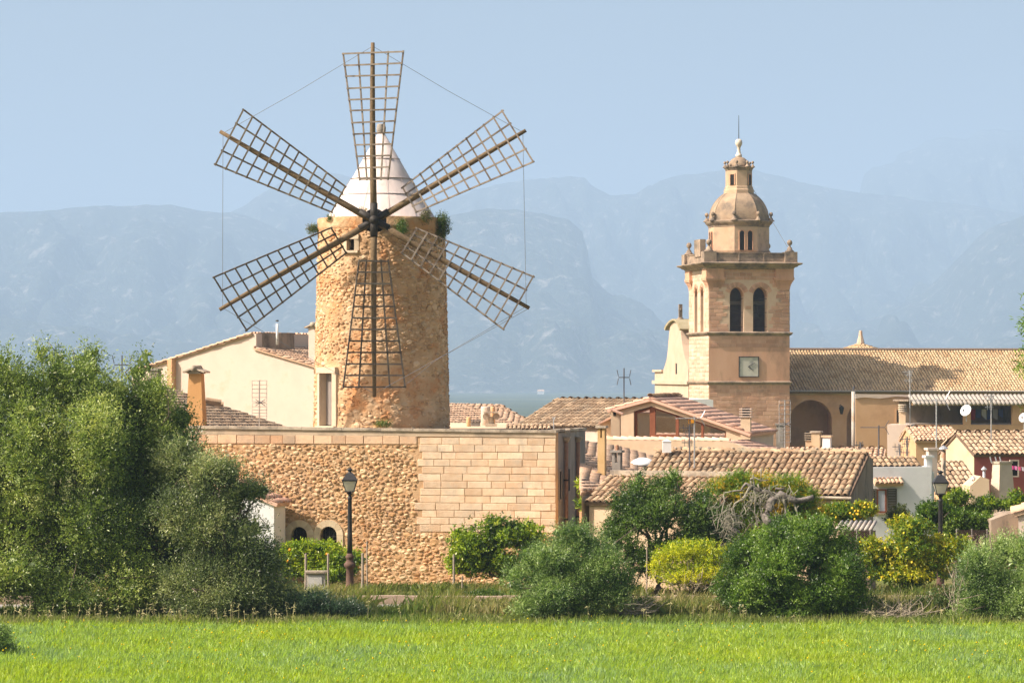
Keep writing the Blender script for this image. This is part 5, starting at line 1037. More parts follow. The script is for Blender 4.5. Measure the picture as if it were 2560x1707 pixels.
MB().prism([hq(2270, 1003, .0), hq(2650, 1003, .0), hq(2650, 999, .0), hq(2270, 999, .0)], VT*4.2).out('loggia_ceiling', m_brownw, tc_)
MB().prism([hq(2281, 1061, .4), hq(2640, 1061, .4), hq(2640, 1058, .4), hq(2281, 1058, .4)], VT*3).out('loggia_floor', m_cem, tc_)
cr = []; mbw = MB(); eL = hq(2279, 1012, -.4); npx = 34
for k in range(npx):
    a = hq(2279, 1010.5, -.5)+UT*(k*.31+.15); mbw.tube([a, a+VT*1.6+Zv*.62], [.13, .13], 8)
mbw.out('corrugated_roof', mat('fibre_cement', (.34, .30, .26), (.44, .40, .35), s=2, bs=10, stain=(.35, .30, .22), ss=1.2), tc_, True)
cols_ = [(.30, .03, .05), (.06, .08, .2), (.5, .5, .52), (.05, .07, .18), (.38, .36, .38), (.08, .1, .25)]
for i, cc in enumerate(cols_):
    x = 2438+i*14; o = MB().prism([hq(x, 1050-(i % 3)*6, 1.2), hq(x+12, 1050-(i % 2)*5, 1.2), hq(x+12, 1023, 1.2), hq(x, 1023, 1.2)], VT*.02).out('laundry_cloth', mat('cloth%d' % i, cc, bump=.2), None); tag(o, ('dark red', 'navy blue', 'pale grey', 'blue black', 'light grey', 'deep blue')[i]+' cloth hanging in the dark loggia', 'laundry', 'washing hung in the loggia')
dish('white satellite dish on the loggia pillar', 2416, 1027, 15.5, 226.5, 1050); dish('satellite dish cut by the right picture edge', 2560, 1045, 13, 227.3, 1075, aim=rad(-120))
pipe('flue_pipe', 'tall rust stained grey pipe standing before the church porch', 2133.5, 972, 1135, 153.5, .095, mat('aged_pipe', (.44, .40, .34), (.54, .50, .44), s=1, rough=.7, stain=(.40, .24, .12), ss=.7), False)
MB().tube([P(2133.5, 975, 153.5), P(2134.5, 968, 153.5), P(2136, 964, 153.5)], [.05, .06, .02], 6).out('cowl', m_dant, bpy.data.objects['flue_pipe.001'])
# cream house and the houses around it
pc = P(2250, 1110, 188); ch_ = thing('cream_house', (pc.x, pc.y, G0), 'sunlit cream house end with a high plain wall, below the tan house', 'house'); azc = rad(12)
quadwall(MB(), pc, azc, [(2218, 1290), (2218, 1061), (2277, 1061), (2278, 1076), (2297, 1103), (2293, 1108), (2293, 1290)], 3).out('wall', m_lcream, ch_)
t, *_ = house('shop_house', 'house with a strip of orange tiles above a shaded plank wall', P(2290, 1, 183).xy, rad(-8), 2.6, 3.4, G0, PZ(1098, 183), rad(18), m_tan, m_ter, k=.6, nobj=60, seed=51, tiles=('a', 'b'))
chimney('chimney', 'cream chimney topped by stacked clay rings before the loggia', 2248, 2264, 1009, 1062, 189.5, m_cream, 'round', az=rad(5), capm=m_cop, depth=.35)
azr = rad(-15); Cr = P(2436.5, 1131, 150); rh, *_ = house('red_house', 'house with brick red front wall and pale sunlit gable', Cr.xy, azr, 4.2, 4.1, G0, PZ(1131, 150), rad(24), m_redw, m_pale, k=.5, nobj=300, seed=52, tiles=('a', 'b'), s=.25)
Ur, Vr = frame(azr); zr_ = PZ(1131, 150); mb = MB(); cg = Vector((Cr.x, Cr.y, 0)); mb.prism([cg-Ur*.004+Zv*G0, cg-Ur*.004+Vr*4.1+Zv*G0, cg-Ur*.004+Vr*4.1+Zv*(zr_-.1), cg-Ur*.004+Vr*2.05+Zv*(zr_+.82), cg-Ur*.004+Zv*(zr_-.1)], -Ur*.03).out('gable_wall', m_cream, rh)
window(rh, P(2500, 1, 150-.8), azr, 2524, 2547, 1149, 1192, m_lcream, fw=.06, name='window')
for i, (cc, cn) in enumerate((((.75, .08, .3), 'pink'), ((.8, .25, .5), 'rose'), ((.7, .1, .25), 'crimson'), ((.6, .5, .55), 'pale'))):
    a = P(2527+i*9, 1163+i*1.2, 147); o = MB().prism([a, a+Vector((.13, 0, -.02)), a+Vector((.12, 0, -.2)), a+Vector((.02, 0, -.17))], Vector((0, .015, 0))).out('laundry_cloth', mat('peg%d' % i, cc, bump=.2), None); tag(o, cn+' garment pegged outside the red house window', 'laundry', 'small washing by the red house')
t, *_ = house('small_house', 'small house with tumbled tile roof below the red house', P(2366, 1, 138).xy, rad(-14), 1.5, 2.6, G0, PZ(1215, 138), rad(27), m_tan, m_pale, k=.75, nobj=120, seed=53, tiles=('a',))
# white house with shuttered window
azh = rad(-9); ph = P(2260, 1230, 121); UH, VH = frame(azh); wh2 = thing('white_house', (ph.x, ph.y, G0), 'white house with a brown shuttered window under a tile awning', 'house')
hh = lambda x, y, o=0: hit(x, y, ph, -VH)+VH*o
MB().prism([hh(2160, 1420), hh(2329, 1420), hh(2329, 1166), hh(2160, 1168)], VH*4).out('wall', m_white, wh2)
MB().prism([hh(2329.3, 1420, .6), hh(2347, 1420, .6), hh(2347, 1180, .6), hh(2329.3, 1178, .6)], VH*3).out('side_wing', m_white, wh2)
roof(wh2, hh(2184, 1166, .35), azh, rad(20), [(0, 0), (2.0, 0), (2.0, .9), (0, .9)], m_old, s=.22, L=.42, r=.1, nobj=60, seed=55)
roof(wh2, hh(2183.5, 1206, -.28), azh, rad(28), [(0, 0), (1.1, 0), (1.1, .38), (0, .38)], m_ter, s=.16, L=.38, r=.075, nobj=10, seed=56)
window(wh2, ph, azh, 2191, 2216, 1222, 1281, m_wood, mat('lace_curtain', (.42, .45, .5), (.5, .53, .58), s=8), fw=.06)
for a, b in ((2181, 2190.5), (2217, 2241.5)):
    st_ = MB().ring([hh(*p, -.05) for p in ((a, 1281), (b, 1281), (b, 1221), (a, 1221))], [hh(*p, -.05) for p in ((a+3, 1278), (b-3, 1278), (b-3, 1224), (a+3, 1224))], VH*.04).out('shutter', m_green, wh2)
    for k in range(13): y = 1226+k*4; MB().prism([hh(a+3, y+3, -.04), hh(b-3, y+3, -.04), hh(b-3, y, -.02), hh(a+3, y, -.02)], VH*.015).out('shutter_slat', m_green, st_)
MB().prism([hh(2186, 1285, -.1), hh(2220, 1285, -.1), hh(2220, 1282, -.1), hh(2186, 1282, -.1)], VH*.1).out('window_sill', m_cream, wh2)
chimney('chimney', 'square white chimney block on the white house roof corner', 2311, 2330, 1138, 1168, 121.5, m_white, 'flat', az=rad(-15), capm=m_white)
chimney('chimney', 'pale chimney with a broad slab cap behind the white house', 2316, 2342, 1119, 1190, 123.5, m_lcream, 'flat', az=rad(-12), capm=m_lcream)
pipe('flue_pipe', 'rusty flue pipe with a conical hat beside the white house', 2358.5, 1117, 1300, 124, .095, m_rust, True)
pipe('flue_pipe', 'short zinc flue with conical hat on the pale roof box', 2460, 1169, 1205, 131, .06, m_zinc, True)
pipe('flue_pipe', 'thin zinc flue at the lower edge of the small tile roof', 2433, 1193, 1250, 130.5, .06, m_zinc, True)
BIGCH = chimney('chimney', 'huge tapered rendered chimney with three pipes on top', 2470, 2541, 1153, 1280, 130.9, mat('rough_cream_render', (.52, .43, .33), (.62, .53, .42), s=2, bs=12, bd=.03), 'flat', az=rad(-25), taper=.62, capm=m_cop).name
for i, x in enumerate((2476, 2489, 2500)): MB().tube([P(x+3, 1156, 130.9), P(x-1, 1141, 130.9)], .03, 6).out('vent_rod', m_zinc, bpy.data.objects[BIGCH])
o = MB().prism([P(2425, 1400, 130), P(2570, 1400, 130), P(2570, 1274, 130), P(2474, 1272, 130), P(2473, 1198, 130), P(2452, 1190, 130), P(2425, 1215, 130)], Vector((0, 2.2, 0))).out('roof_box', m_cream, None); tag(o, 'cream rendered roof box at the foot of the huge tapered chimney', 'block')
t, *_ = house('edge_house', 'low cream house with a tile edge at the right picture border', P(2546, 1, 107).xy, rad(9), 2.2, 3.5, G0, PZ(1277, 107), rad(18), m_lcream, m_ter, ridge='v', nobj=40, seed=58)
o = MB().prism([P(2478, 1500, 109), P(2550, 1500, 109), P(2550, 1282, 109), P(2520, 1284, 109), P(2478, 1300, 109)], Vector((0, 2, 0))).out('yard_wall', m_brownw, None); tag(o, 'brownish yard wall with sloping top left of the border house', 'wall')
# chimneys in front of the church porch
chimney('chimney', 'small louvred chimney left of the stained brown chimney', 2013, 2030, 1079, 1120, 153.8, m_cream, 'louvre', az=rad(5), capm=m_cop)
chimney('chimney', 'stained brown chimney with flat cap before the church porch', 2028, 2054, 1077, 1136, 153.4, mat('stained_tan', (.46, .33, .19), (.54, .42, .28), s=1.3, bs=8, stain=(.20, .16, .12), ss=1.2), 'flat', az=rad(20))
chimney('chimney', 'white chimney with stepped base before the church porch', 2054, 2081, 1088, 1136, 153., m_white, 'flat', az=rad(18), capm=m_cream, taper=.85)
t, *_ = house('back_house', 'cream house end with low tile roof behind the cottage ridge', P(1962, 1, 152).xy, rad(10), 4.6, 3, G0, PZ(1146, 152), rad(17), m_cream, m_ter, k=.5, nobj=60, seed=60, tiles=('a', 'b'))
# corrugated garden shed and netting fences
t = thing('garden_shed', tuple(P(2135, 1360, 104)), 'little garden shed with pale corrugated roof, below the lemon fruit', 'shed'); mbw = MB()
for k in range(8): a = P(2092+k*12, 1324, 103.6); mbw.tube([a, a+Vector((.28, 1.0, .22))], .06, 7)
mbw.out('corrugated_roof', mat('fibre_pale', (.36, .31, .27), (.46, .41, .36), s=2), t, True); MB().prism([P(2095, 1500, 103.9), P(2178, 1500, 103.9), P(2178, 1328, 103.9), P(2095, 1328, 103.9)], Vector((.25, .9, 0))).out('wall', m_brownw, t)
def netting(label, x0, x1, y0, y1, Y):
    t = thing('net_fence', tuple(P((x0+x1)/2, y1, Y)), label, 'fence'); mb = MB(); a = P(x0, y1, Y); w = (x1-x0)*Y/F; h = (y1-y0)*Y/F; n = int(w/.07)
    for k in range(-int(h/.07), n):
        for q in (0, 1):
            u0, u1 = k*.07, k*.07+h; p, r_ = max(0, u0), min(w, u1)
            if r_ > p: mb.add([a+Vector((c if not q else w-c, 0, d)) for c, d in ((p, p-u0), (r_, r_-u0), (r_+.0, r_-u0+.03), (p, p-u0+.03))], [(0, 1, 2, 3)])
    mb.out('mesh', mat('brown_net', (.10, .06, .05), bump=0), t)
    for c in (0, w/2, w): MB().tube([a+Vector((c, .02, -a.z-.6)), a+Vector((c, .02, h+.06))], .03, 6).out('post', m_wgrey, t)
netting('dark brown netting right of the lemon tree', 2392, 2468, 1326, 1356, 107); netting('dark brown netting under the corrugated shed roof', 2108, 2176, 1328, 1356, 103)
# aerials
antenna('H shaped antenna on a tall mast above the brown roof', 1560, 920, 1062, 144, 'vhf', m_dant, aim=rad(-70), size=.8)
ant_ = antenna('orange tipped antenna in front of the glazed gable', 1736, 1040, 1134, 113, 'yagi', aim=rad(190), size=.7); MB().box(P(1731, 1053, 113), (.11, .09, .12)).box(P(1722, 1053, 113), (.03, .05, .15)).out('orange_dipole', mat('orange_plastic', (.75, .33, .03), bump=0), ant_); antenna('rusty double bar antenna beside the orange tipped one', 1724, 1062, 1132, 113, 'bars', m_dant, aim=rad(185), size=.7)
antenna('white curved grid antenna in front of the church tower edge', 1962, 1000, 1120, 139, 'grid', aim=rad(-60), size=.9)
antenna('tall antenna in front of the church roof', 2275, 925, 1060, 189.5, 'bars', aim=rad(170), size=.9); antenna('long horizontal boom antenna on a thick pole before the loggia', 2341, 996, 1185, 123.5, 'yagi', aim=rad(190), size=1.0)
antenna('antenna on the red house roof ridge', 2478, 985, 1130, 151.5, 'bars', aim=rad(200), size=.8); antenna('antenna against the tan house wall', 2197, 1063, 1165, 122.5, 'yagi', m_dant, aim=rad(175), size=.7)
antenna('left of two dark antennas on the cream wall', 2250, 1110, 1165, 124, 'bars', m_dant, aim=rad(180), size=.6); antenna('right and taller of two dark antennas on the cream wall', 2268, 1091, 1165, 124.5, 'bars', m_dant, aim=rad(180), size=.6)
antenna('little antenna at the right end of the cottage ridge', 2152, 1105, 1140, 113, 'bars', m_dant, aim=rad(180), size=.5)
# ---------------------------------------------------------------- road, lamps, posts
m_road = mat('pale_asphalt', (.30, .27, .24), (.40, .37, .33), s=1.5, bs=30, bd=.01)
o = MB().mm((-60, 96.6, .004), (60, 99.6, .03)).out('road', m_road); tag(o, kind='structure')
m_kerb = mat('kerb_stone', (.33, .24, .17), (.42, .32, .24), s=2, bs=10, bd=.02, rnd=.4)
kb = thing('roadside_wall', (0, 99.9, 0), 'low pinkish stone edging along the far side of the road', 'wall'); me_k = shared_mesh(('edging_stone',), *(lambda b: (b.v, b.f))(MB().box((0, 0, 0), (1, 1, 1))), m_kerb); rng = random.Random(2); x = -19.
while x < 19.5:
    w = rng.uniform(.7, 1.3); piece('edging_stone', me_k, mat4(Vector((w-.02, 0, 0)), Vector((0, .3, 0)), Zv*(.26+rng.uniform(-.05, .04)), Vector((x+w/2, 99.85+rng.uniform(-.02, .02), .14))), kb); x += w
m_black = mat('black_lamp_iron', (.018, .018, .02), (.035, .033, .032), s=8, rough=.5, bump=.2, spec=.4)
m_lrust = mat('rusted_lamp_foot', (.10, .06, .045), (.16, .095, .07), s=5, rough=.8)
m_opal = opal('opal_lamp_glass', (.93, .90, .76))
def lamp(px, yt, Y, label):
    c = Vector((PX(px, Y), Y, float(ground_z(Y)))); H = PZ(yt, Y)-c.z; t = thing('street_lamp', tuple(c), label, 'street lamp', 'black lantern street lamps')
    MB().lathe([(.17, 0), (.17, .06), (.14, .1), (.125, .5), (.12, .78), (.15, .82), (.19, .88), (.20, .95), (.15, 1.0), (.11, 1.06), (.12, 1.12), (.15, 1.16), (.15, 1.2), (.105, 1.26), (.09, 1.3)], c, 12).out('foot', m_lrust, t, True)
    MB().lathe([(.088, 1.28), (.08, 1.9), (.066, H-1.05), (.075, H-1.03), (.08, H-.98), (.06, H-.95), (.05, H-.9), (.075, H-.86), (.05, H-.80)], c, 12).out('column', m_black, t, True)
    b0, b1, z0, z1 = .135, .235, H-.76, H-.42; R4 = math.pi/4
    ln = MB().lathe([(b0*1.18*1.4142, z0-.04), (b0*1.2*1.4142, z0-.01), (b0*1.1*1.4142, z0)], c, 4, R4).out('lantern', m_black, t)
    MB().lathe([(b0*1.36, z0), (b1*1.36, z1)], c, 4, R4).out('glass', m_opal, ln)
    for k in range(4):
        a = R4+k*math.pi/2; d = Vector((math.cos(a), math.sin(a), 0)); MB().tube([c+d*b0*1.4142+Zv*z0, c+d*b1*1.4142+Zv*z1], .014, 5).out('glazing_bar', m_black, ln)
        e = Vector((math.cos(a+math.pi/2), math.sin(a+math.pi/2), 0)); MB().tube([c+d*b1*1.4142+Zv*z1, c+e*b1*1.4142+Zv*z1], .016, 5).out('rim', m_black, ln)
    MB().lathe([(.27*1.3, z1), (.275*1.3, z1+.03), (.25*1.3, z1+.05), (.125*1.3, z1+.23), (.11*1.3, z1+.25)], c, 4, R4).out('lantern_roof', m_black, ln)
    MB().lathe([(.09, z1+.24), (.07, z1+.27), (.05, z1+.29), (.06, z1+.32), (.1, z1+.35), (.105, z1+.37), (.06, z1+.39), (.02, H)], c, 10).out('lantern_knob', m_black, ln, True)
    for k in range(4):
        a = k*math.pi/2+R4; d = Vector((math.cos(a), math.sin(a), 0)); MB().tube([c+Zv*(H-.9), c+d*.1+Zv*(H-.85), c+d*.15+Zv*(z0-.02)], .012, 5).out('bracket', m_black, t)
lamp(874.6, 1169, 105.4, 'black lantern lamp post in front of the rubble wall'); lamp(2351, 1175, 105.4, 'black lantern lamp post beside the lemon tree')
m_post = mat('grey_post', (.26, .21, .16), (.38, .32, .26), s=5, bs=25, stretch=(4, 4, 1))
for i, (x, y0, y1, r, Y, lb) in enumerate(((763, 1384, 1500, .045, 104, 'post left of the white cabinet'), (822, 1384, 1496, .04, 104.2, 'post right of the white cabinet'), (905, 1383, 1496, .045, 104, 'thicker post just right of the lamp column'), (919, 1351, 1490, .025, 106, 'thin tall stake before the rubble wall'), (1133, 1386, 1496, .04, 104, 'post left of the broad citrus tree'), (1157, 1440, 1496, .025, 105, 'short stake under the broad citrus tree'), (1616, 1368, 1470, .025, 102, 'thin stake before the dark evergreen'), (685, 1376, 1480, .03, 107, 'post at the left edge of the orange tree'))):
    a = P(x, y1, Y); b = P(x+(-1)**i*1.5, y0, Y); m_ = a.lerp(b, .5)+Vector((.012*(-1)**i, 0, 0)); o = MB().tube([a-Zv*.2, m_, b, b+Zv*.015], [r, r*.95, r*.9, r*.6], 8).out('fence_post', m_post, None); tag(o, 'weathered wooden '+lb, 'post', 'wooden fence posts')
cb = thing('meter_cabinet', tuple(P(790, 1490, 103.6)), 'white meter cabinet in a stone frame beneath the orange tree', 'cabinet'); c = P(790, 1495, 103.6); w, h = .60, .83
MB().box(c+Zv*h/2, (w, .28, h)).out('frame', mat('cabinet_frame', (.42, .38, .33), (.52, .48, .42), s=3), cb)
MB().box(c+Vector((0, -.03, h+.03)), (w+.1, .36, .07)).out('hood', m_cop, cb); MB().box(c+Vector((-.02, -.15, h*.47)), (w-.16, .03, h-.16)).out('door', mat('cabinet_paint', (.55, .53, .50), (.62, .60, .57), s=3, rough=.5), cb); MB().box(c+Vector((.17, -.17, h*.5)), (.02, .02, .08)).out('handle', m_iron, cb)
# ---------------------------------------------------------------- trees and shrubs
OLV = [((.085, .135, .03), 2), ((.19, .265, .06), 3), ((.33, .42, .10), 3), ((.46, .51, .15), 1.6)]
OLD = [((0.0938, 0.131, 0.05), 2), ((0.175, 0.225, 0.0813), 3), ((0.288, 0.338, 0.125), 2), ((0.425, 0.45, 0.2), 1)]
SHR = [((0.116, 0.19, 0.0528), 2), ((0.232, 0.338, 0.0898), 3), ((0.359, 0.465, 0.148), 2.5)]
CIT = [((0.0568, 0.114, 0.00826), 2), ((0.155, 0.258, 0.0144), 3), ((0.31, 0.423, 0.0186), 2.5), ((0.454, 0.516, 0.031), 1.)]
EVG = [((0.0425, 0.0875, 0.015), 2), ((0.1, 0.175, 0.0275), 3), ((0.188, 0.288, 0.05), 1.6)]
LEN = [((0.0616, 0.123, 0.0164), 2), ((0.143, 0.246, 0.0308), 3), ((0.257, 0.379, 0.0616), 2)]
LIM = [((0.222, 0.332, 0.0123), 1.5), ((0.493, 0.554, 0.0147), 3), ((0.66, 0.64, 0.0185), 2)]
MIM = [((0.099, 0.187, 0.0165), 2), ((0.209, 0.319, 0.022), 3), ((0.495, 0.396, 0.0165), 1.8), ((0.62, 0.396, 0.011), .8)]
LEM = [((0.103, 0.196, 0.0138), 2), ((0.276, 0.345, 0.0172), 3), ((0.575, 0.506, 0.023), 2.4), ((0.62, 0.62, 0.0345), 1.)]
def bl(Y, *a): return [blob(q[0], q[1], q[2], q[3], Y, q[4] if len(q) > 4 else 0, w=q[5] if len(q) > 5 else 1.) for q in a]
gz = lambda Y: float(ground_z(Y))
OK_ = dict(ll=.085, lw=.026, core=9000, twig=.42, per=9, up=.55, rough=.3, spread=.75, lob=4)
tree('wild_olive', 'tallest wild olive at the left picture edge', 'tree', (PX(120, 93.4), 93.4, 0), bl(93.4, (20, 1010, 95, 120), (95, 985, 70, 90), (185, 990, 70, 95, .5), (100, 1150, 150, 150), (240, 1110, 105, 120, -.6), (40, 1320, 150, 170, -.5), (210, 1300, 150, 160), (300, 1420, 120, 110, -.8), (110, 1450, 190, 90, -.8), (-90, 1150, 120, 190), (-90, 1380, 130, 160)), 150000, .094, .035, OLV, 101, group='wild olives at the left', **{k: v for k, v in OK_.items() if k not in ('ll', 'lw')}, trunk_r=.25)
tree('wild_olive', 'wild olive with sparse top twigs, second from the left edge', 'tree', (PX(380, 95.2), 95.2, 0), bl(95.2, (215, 905, 36, 48, 0, .35), (125, 895, 40, 40, 0, .3), (355, 915, 32, 40, 0, .25), (290, 1000, 75, 75), (360, 1030, 75, 75), (430, 1110, 80, 85), (330, 1180, 120, 120), (430, 1240, 105, 110), (380, 1370, 130, 120), (480, 1420, 100, 100)), 105000, .094, .035, OLV, 102, group='wild olives at the left', trunk_r=.2, **{k: v for k, v in OK_.items() if k not in ('ll', 'lw')})
tree('wild_olive', 'darker feathery wild olive reaching over the white annex', 'tree', (PX(580, 91.9), 91.9, 0), bl(91.9, (470, 1170, 75, 60, .5), (550, 1195, 70, 42, 0, .7), (620, 1230, 62, 36, 0, .5), (560, 1260, 90, 50, .3, .7), (490, 1290, 90, 80), (590, 1330, 70, 45, 0, .6), (560, 1400, 100, 75), (640, 1440, 75, 75), (680, 1490, 60, 55), (540, 1480, 130, 70)), 88000, .094, .03, OLD, 103, group='wild olives at the left', trunk_r=.16, **{k: v for k, v in OK_.items() if k not in ('ll', 'lw')})
tree('olive_shrub', 'round grey green olive shrub in the middle of the field edge', 'shrub', (PX(1420, 92.0), 92.0, 0), bl(92.0, (1425, 1400, 120, 80), (1350, 1450, 85, 85), (1495, 1450, 85, 90), (1420, 1500, 140, 62, -.3), (1440, 1345, 65, 38), (1415, 1535, 135, 40)), 78000, .073, .022, SHR, 104, trunk_r=.1, core=4000, twig=.26, per=9, up=.6, rough=.16, spread=.7)
tree('lentisk_bush', 'big dark green bush below the dead tree', 'shrub', (PX(2010, 92), 92, 0), bl(92, (2010, 1345, 80, 60, .4), (1950, 1410, 90, 85), (2070, 1420, 90, 95, .3), (1905, 1490, 75, 62, -.2), (2030, 1510, 130, 62), (2110, 1490, 55, 70), (1990, 1545, 120, 35)), 98000, .073, .034, LEN, 105, trunk_r=.1, core=6000, twig=.2, per=8, up=.5, rough=.25, spread=.9)
tree('leafy_bush', 'lighter green young bush at the left foot of the big dark bush', 'shrub', (PX(1840, 92.8), 92.8, 0), bl(92.8, (1850, 1400, 45, 45), (1825, 1460, 45, 45), (1860, 1490, 60, 55), (1880, 1370, 35, 40)), 26000, .065, .028, [((.07, .14, .02), 2), ((.13, .22, .03), 3)], 106, trunk_r=.05, twig=.2, up=.6)
tree('olive_shrub', 'grey green olive shrub at the right picture edge', 'shrub', (PX(2500, 91.6), 91.6, 0), bl(91.6, (2455, 1450, 65, 85), (2530, 1420, 85, 85, .3), (2555, 1500, 110, 70), (2450, 1515, 75, 50, -.2), (2640, 1450, 90, 130)), 66000, .078, .022, SHR, 107, trunk_r=.1, core=5000, twig=.28, per=9, up=.6, rough=.2, spread=.7)
def fruits(t, blobs, n, r, m, seed, name='fruit'):
    rng = random.Random(seed); sp = MB().lathe([(r*math.sin(a), -r*1.1*math.cos(a)) for a in np.linspace(.05, 3.09, 7)], (0, 0, 0), 8); me = shared_mesh((name, m.name, r), sp.v, sp.f, m, True)
    for _ in range(n):
        b = rng.choice(blobs); d = Vector((rng.gauss(0, 1), -abs(rng.gauss(0, 1))*1.2, rng.gauss(0, 1))).normalized(); piece(name, me, Matrix.Translation(Vector(b[:3])+Vector((d.x*b[3], d.y*b[4], d.z*b[5]))*rng.uniform(.9, 1.08)), t)
m_or = mat('orange_rind', (.75, .28, .015), (.82, .36, .03), s=9, rough=.5, bump=.2); m_le = mat('lemon_rind', (.80, .52, .03), (.86, .62, .06), s=9, rough=.5, bump=.2)
CK = dict(core=1500, twig=.16, per=7, up=.15, rough=.24, spread=1.2)
B = bl(109, (800, 1385, 62, 38), (735, 1395, 42, 34), (860, 1405, 48, 42), (790, 1430, 85, 32), (715, 1410, 30, 30)); t = tree('orange_tree', 'low orange tree with fruit under the arched windows', 'tree', (PX(790, 109), 109, gz(109)), B, 16000, .10, .05, CIT, 108, trunk_r=.07, **CK); fruits(t, B, 12, .045, m_or, 1)
B = bl(108, (1260, 1335, 78, 42), (1185, 1360, 55, 55), (1325, 1350, 52, 42), (1230, 1415, 80, 36), (1150, 1400, 30, 40)); tree('citrus_tree', 'broad citrus tree in front of the pale block wall', 'tree', (PX(1255, 108), 108, gz(108)), B, 22000, .10, .05, CIT, 109, trunk_r=.08, fork=.25, **CK)
tree('evergreen_tree', 'dark evergreen tree with upright shoots below the cottage roof', 'tree', (PX(1640, 103), 103, 0), bl(103, (1640, 1290, 95, 70), (1580, 1295, 60, 75), (1750, 1290, 70, 70), (1640, 1225, 38, 40, .5, .8), (1596, 1215, 20, 40, 0, .6), (1690, 1215, 22, 42, 0, .6), (1560, 1345, 55, 50), (1600, 1400, 45, 55), (1700, 1360, 95, 50), (1790, 1320, 60, 60)), 50000, .063, .037, EVG, 110, trunk_r=.12, core=5000, twig=.22, per=8, up=.7, rough=.3, spread=.9)
tree('mimosa_tree', 'green and golden mimosa behind the dead tree', 'tree', (PX(1920, 104.8), 104.8, 0), bl(104.8, (1880, 1225, 85, 42), (1965, 1240, 75, 42), (1815, 1230, 48, 40), (2020, 1270, 40, 40), (1900, 1300, 100, 48), (1980, 1310, 60, 40)), 42000, .09, .022, MIM, 111, trunk_r=.1, core=3000, twig=.24, per=9, up=.4, rough=.2)
tree('lime_shrub', 'bright yellow green clipped shrub below the evergreen', 'shrub', (PX(1740, 101.3), 101.3, 0), bl(101.3, (1740, 1378, 85, 26), (1700, 1395, 65, 32), (1780, 1405, 58, 34), (1655, 1420, 32, 34), (1740, 1432, 100, 28), (1800, 1440, 40, 30), (1700, 1440, 60, 26), (1835, 1410, 40, 42)), 30000, .06, .028, LIM, 112, trunk_r=.05, twig=.15, per=7, up=.5, rough=.16, fork=.2)
B = bl(103, (2270, 1385, 72, 56), (2205, 1395, 50, 48), (2330, 1395, 55, 52), (2270, 1330, 60, 34), (2390, 1380, 34, 42), (2260, 1435, 90, 32), (2170, 1370, 30, 30)); t = tree('lemon_tree', 'yellowing lemon tree beside the right lamp post', 'tree', (PX(2270, 103), 103, 0), B, 26000, .10, .045, LEM, 113, trunk_r=.1, fork=.22, **CK); fruits(t, B, 26, .04, m_le, 2)
B = bl(107, (2110, 1288, 58, 24), (2150, 1275, 36, 22), (2070, 1285, 30, 22)); t = tree('lemon_tree', 'small lemon tree laden with fruit beside the shuttered window', 'tree', (PX(2110, 107), 107, gz(107)), B, 5500, .09, .04, LEM, 114, trunk_r=.05, **CK); fruits(t, B, 70, .04, m_le, 3)
tree('citrus_tree', 'bright green citrus foliage behind the right lamp post', 'tree', (PX(2390, 110), 110, gz(110)), bl(110, (2325, 1275, 48, 24), (2400, 1300, 52, 30), (2455, 1312, 34, 22), (2360, 1320, 60, 30)), 17000, .10, .05, [((.05, .11, .01), 2), ((.11, .2, .015), 3), ((.2, .28, .03), 1)], 115, trunk_r=.06, **CK)
tree('climbing_shrub', 'loose green climber at the foot of the huge chimney', 'shrub', (PX(2440, 115), 115, gz(115)), bl(115, (2400, 1240, 32, 16), (2460, 1265, 48, 22), (2380, 1262, 30, 20), (2520, 1262, 30, 16), (2545, 1245, 24, 18)), 11000, .09, .04, CIT, 116, trunk_r=.04, **CK)
tree('brown_bush', 'small half dry bush below the white house wall', 'shrub', (PX(2248, 112), 112, gz(112)), bl(112, (2248, 1288, 20, 18), (2240, 1300, 22, 16)), 3500, .08, .04, [((.16, .12, .05), 2), ((.10, .13, .03), 2)], 117, trunk_r=.03, limbs=False, twig=.15)
tree('oleander', 'thin green plant between the platform flank and the outbuilding', 'plant', (PX(1468, 111), 111, gz(111)), bl(111, (1465, 1262, 16, 12), (1458, 1215, 6, 14), (1480, 1270, 14, 10)), 1600, .16, .04, CIT, 118, trunk_r=.02, limbs=False, twig=.2)
tree('low_shrub', 'low fresh green shrub beside the road left of the olive shrub', 'shrub', (PX(1220, 100.8), 100.8, 0), bl(100.8, (1220, 1498, 44, 18), (1190, 1505, 28, 12), (1250, 1505, 24, 14)), 9000, .09, .02, [((.07, .14, .015), 2), ((.14, .22, .03), 3)], 119, trunk_r=.02, limbs=False, twig=.15, up=1.2)
tree('weed_clump', 'blue green weed mound at the foot of the feathery olive', 'plant', (PX(800, 91.6), 91.6, 0), bl(91.6, (790, 1520, 70, 26), (860, 1530, 60, 18), (730, 1525, 50, 24)), 15000, .09, .02, [((.04, .085, .04), 2), ((.07, .12, .06), 3)], 120, trunk_r=.015, limbs=False, twig=.22, up=1.4)
tree('weed_clump', 'grey twiggy bush before the meter cabinet', 'plant', (PX(800, 98.2), 98.2, 0), bl(98.2, (800, 1492, 38, 26), (770, 1500, 28, 20)), 5000, .06, .02, OLD, 121, trunk_r=.015, limbs=False, twig=.22, up=.8)
tree('field_bush', 'small blurred bush in the lower left picture corner', 'shrub', (PX(5, 80), 80, 0), bl(80, (-12, 1595, 36, 36), (8, 1625, 32, 26), (-40, 1610, 50, 50)), 14000, .06, .022, [((.12, .20, .05), 2), ((.24, .34, .09), 3)], 122, trunk_r=.03, limbs=False, twig=.2, up=.9)
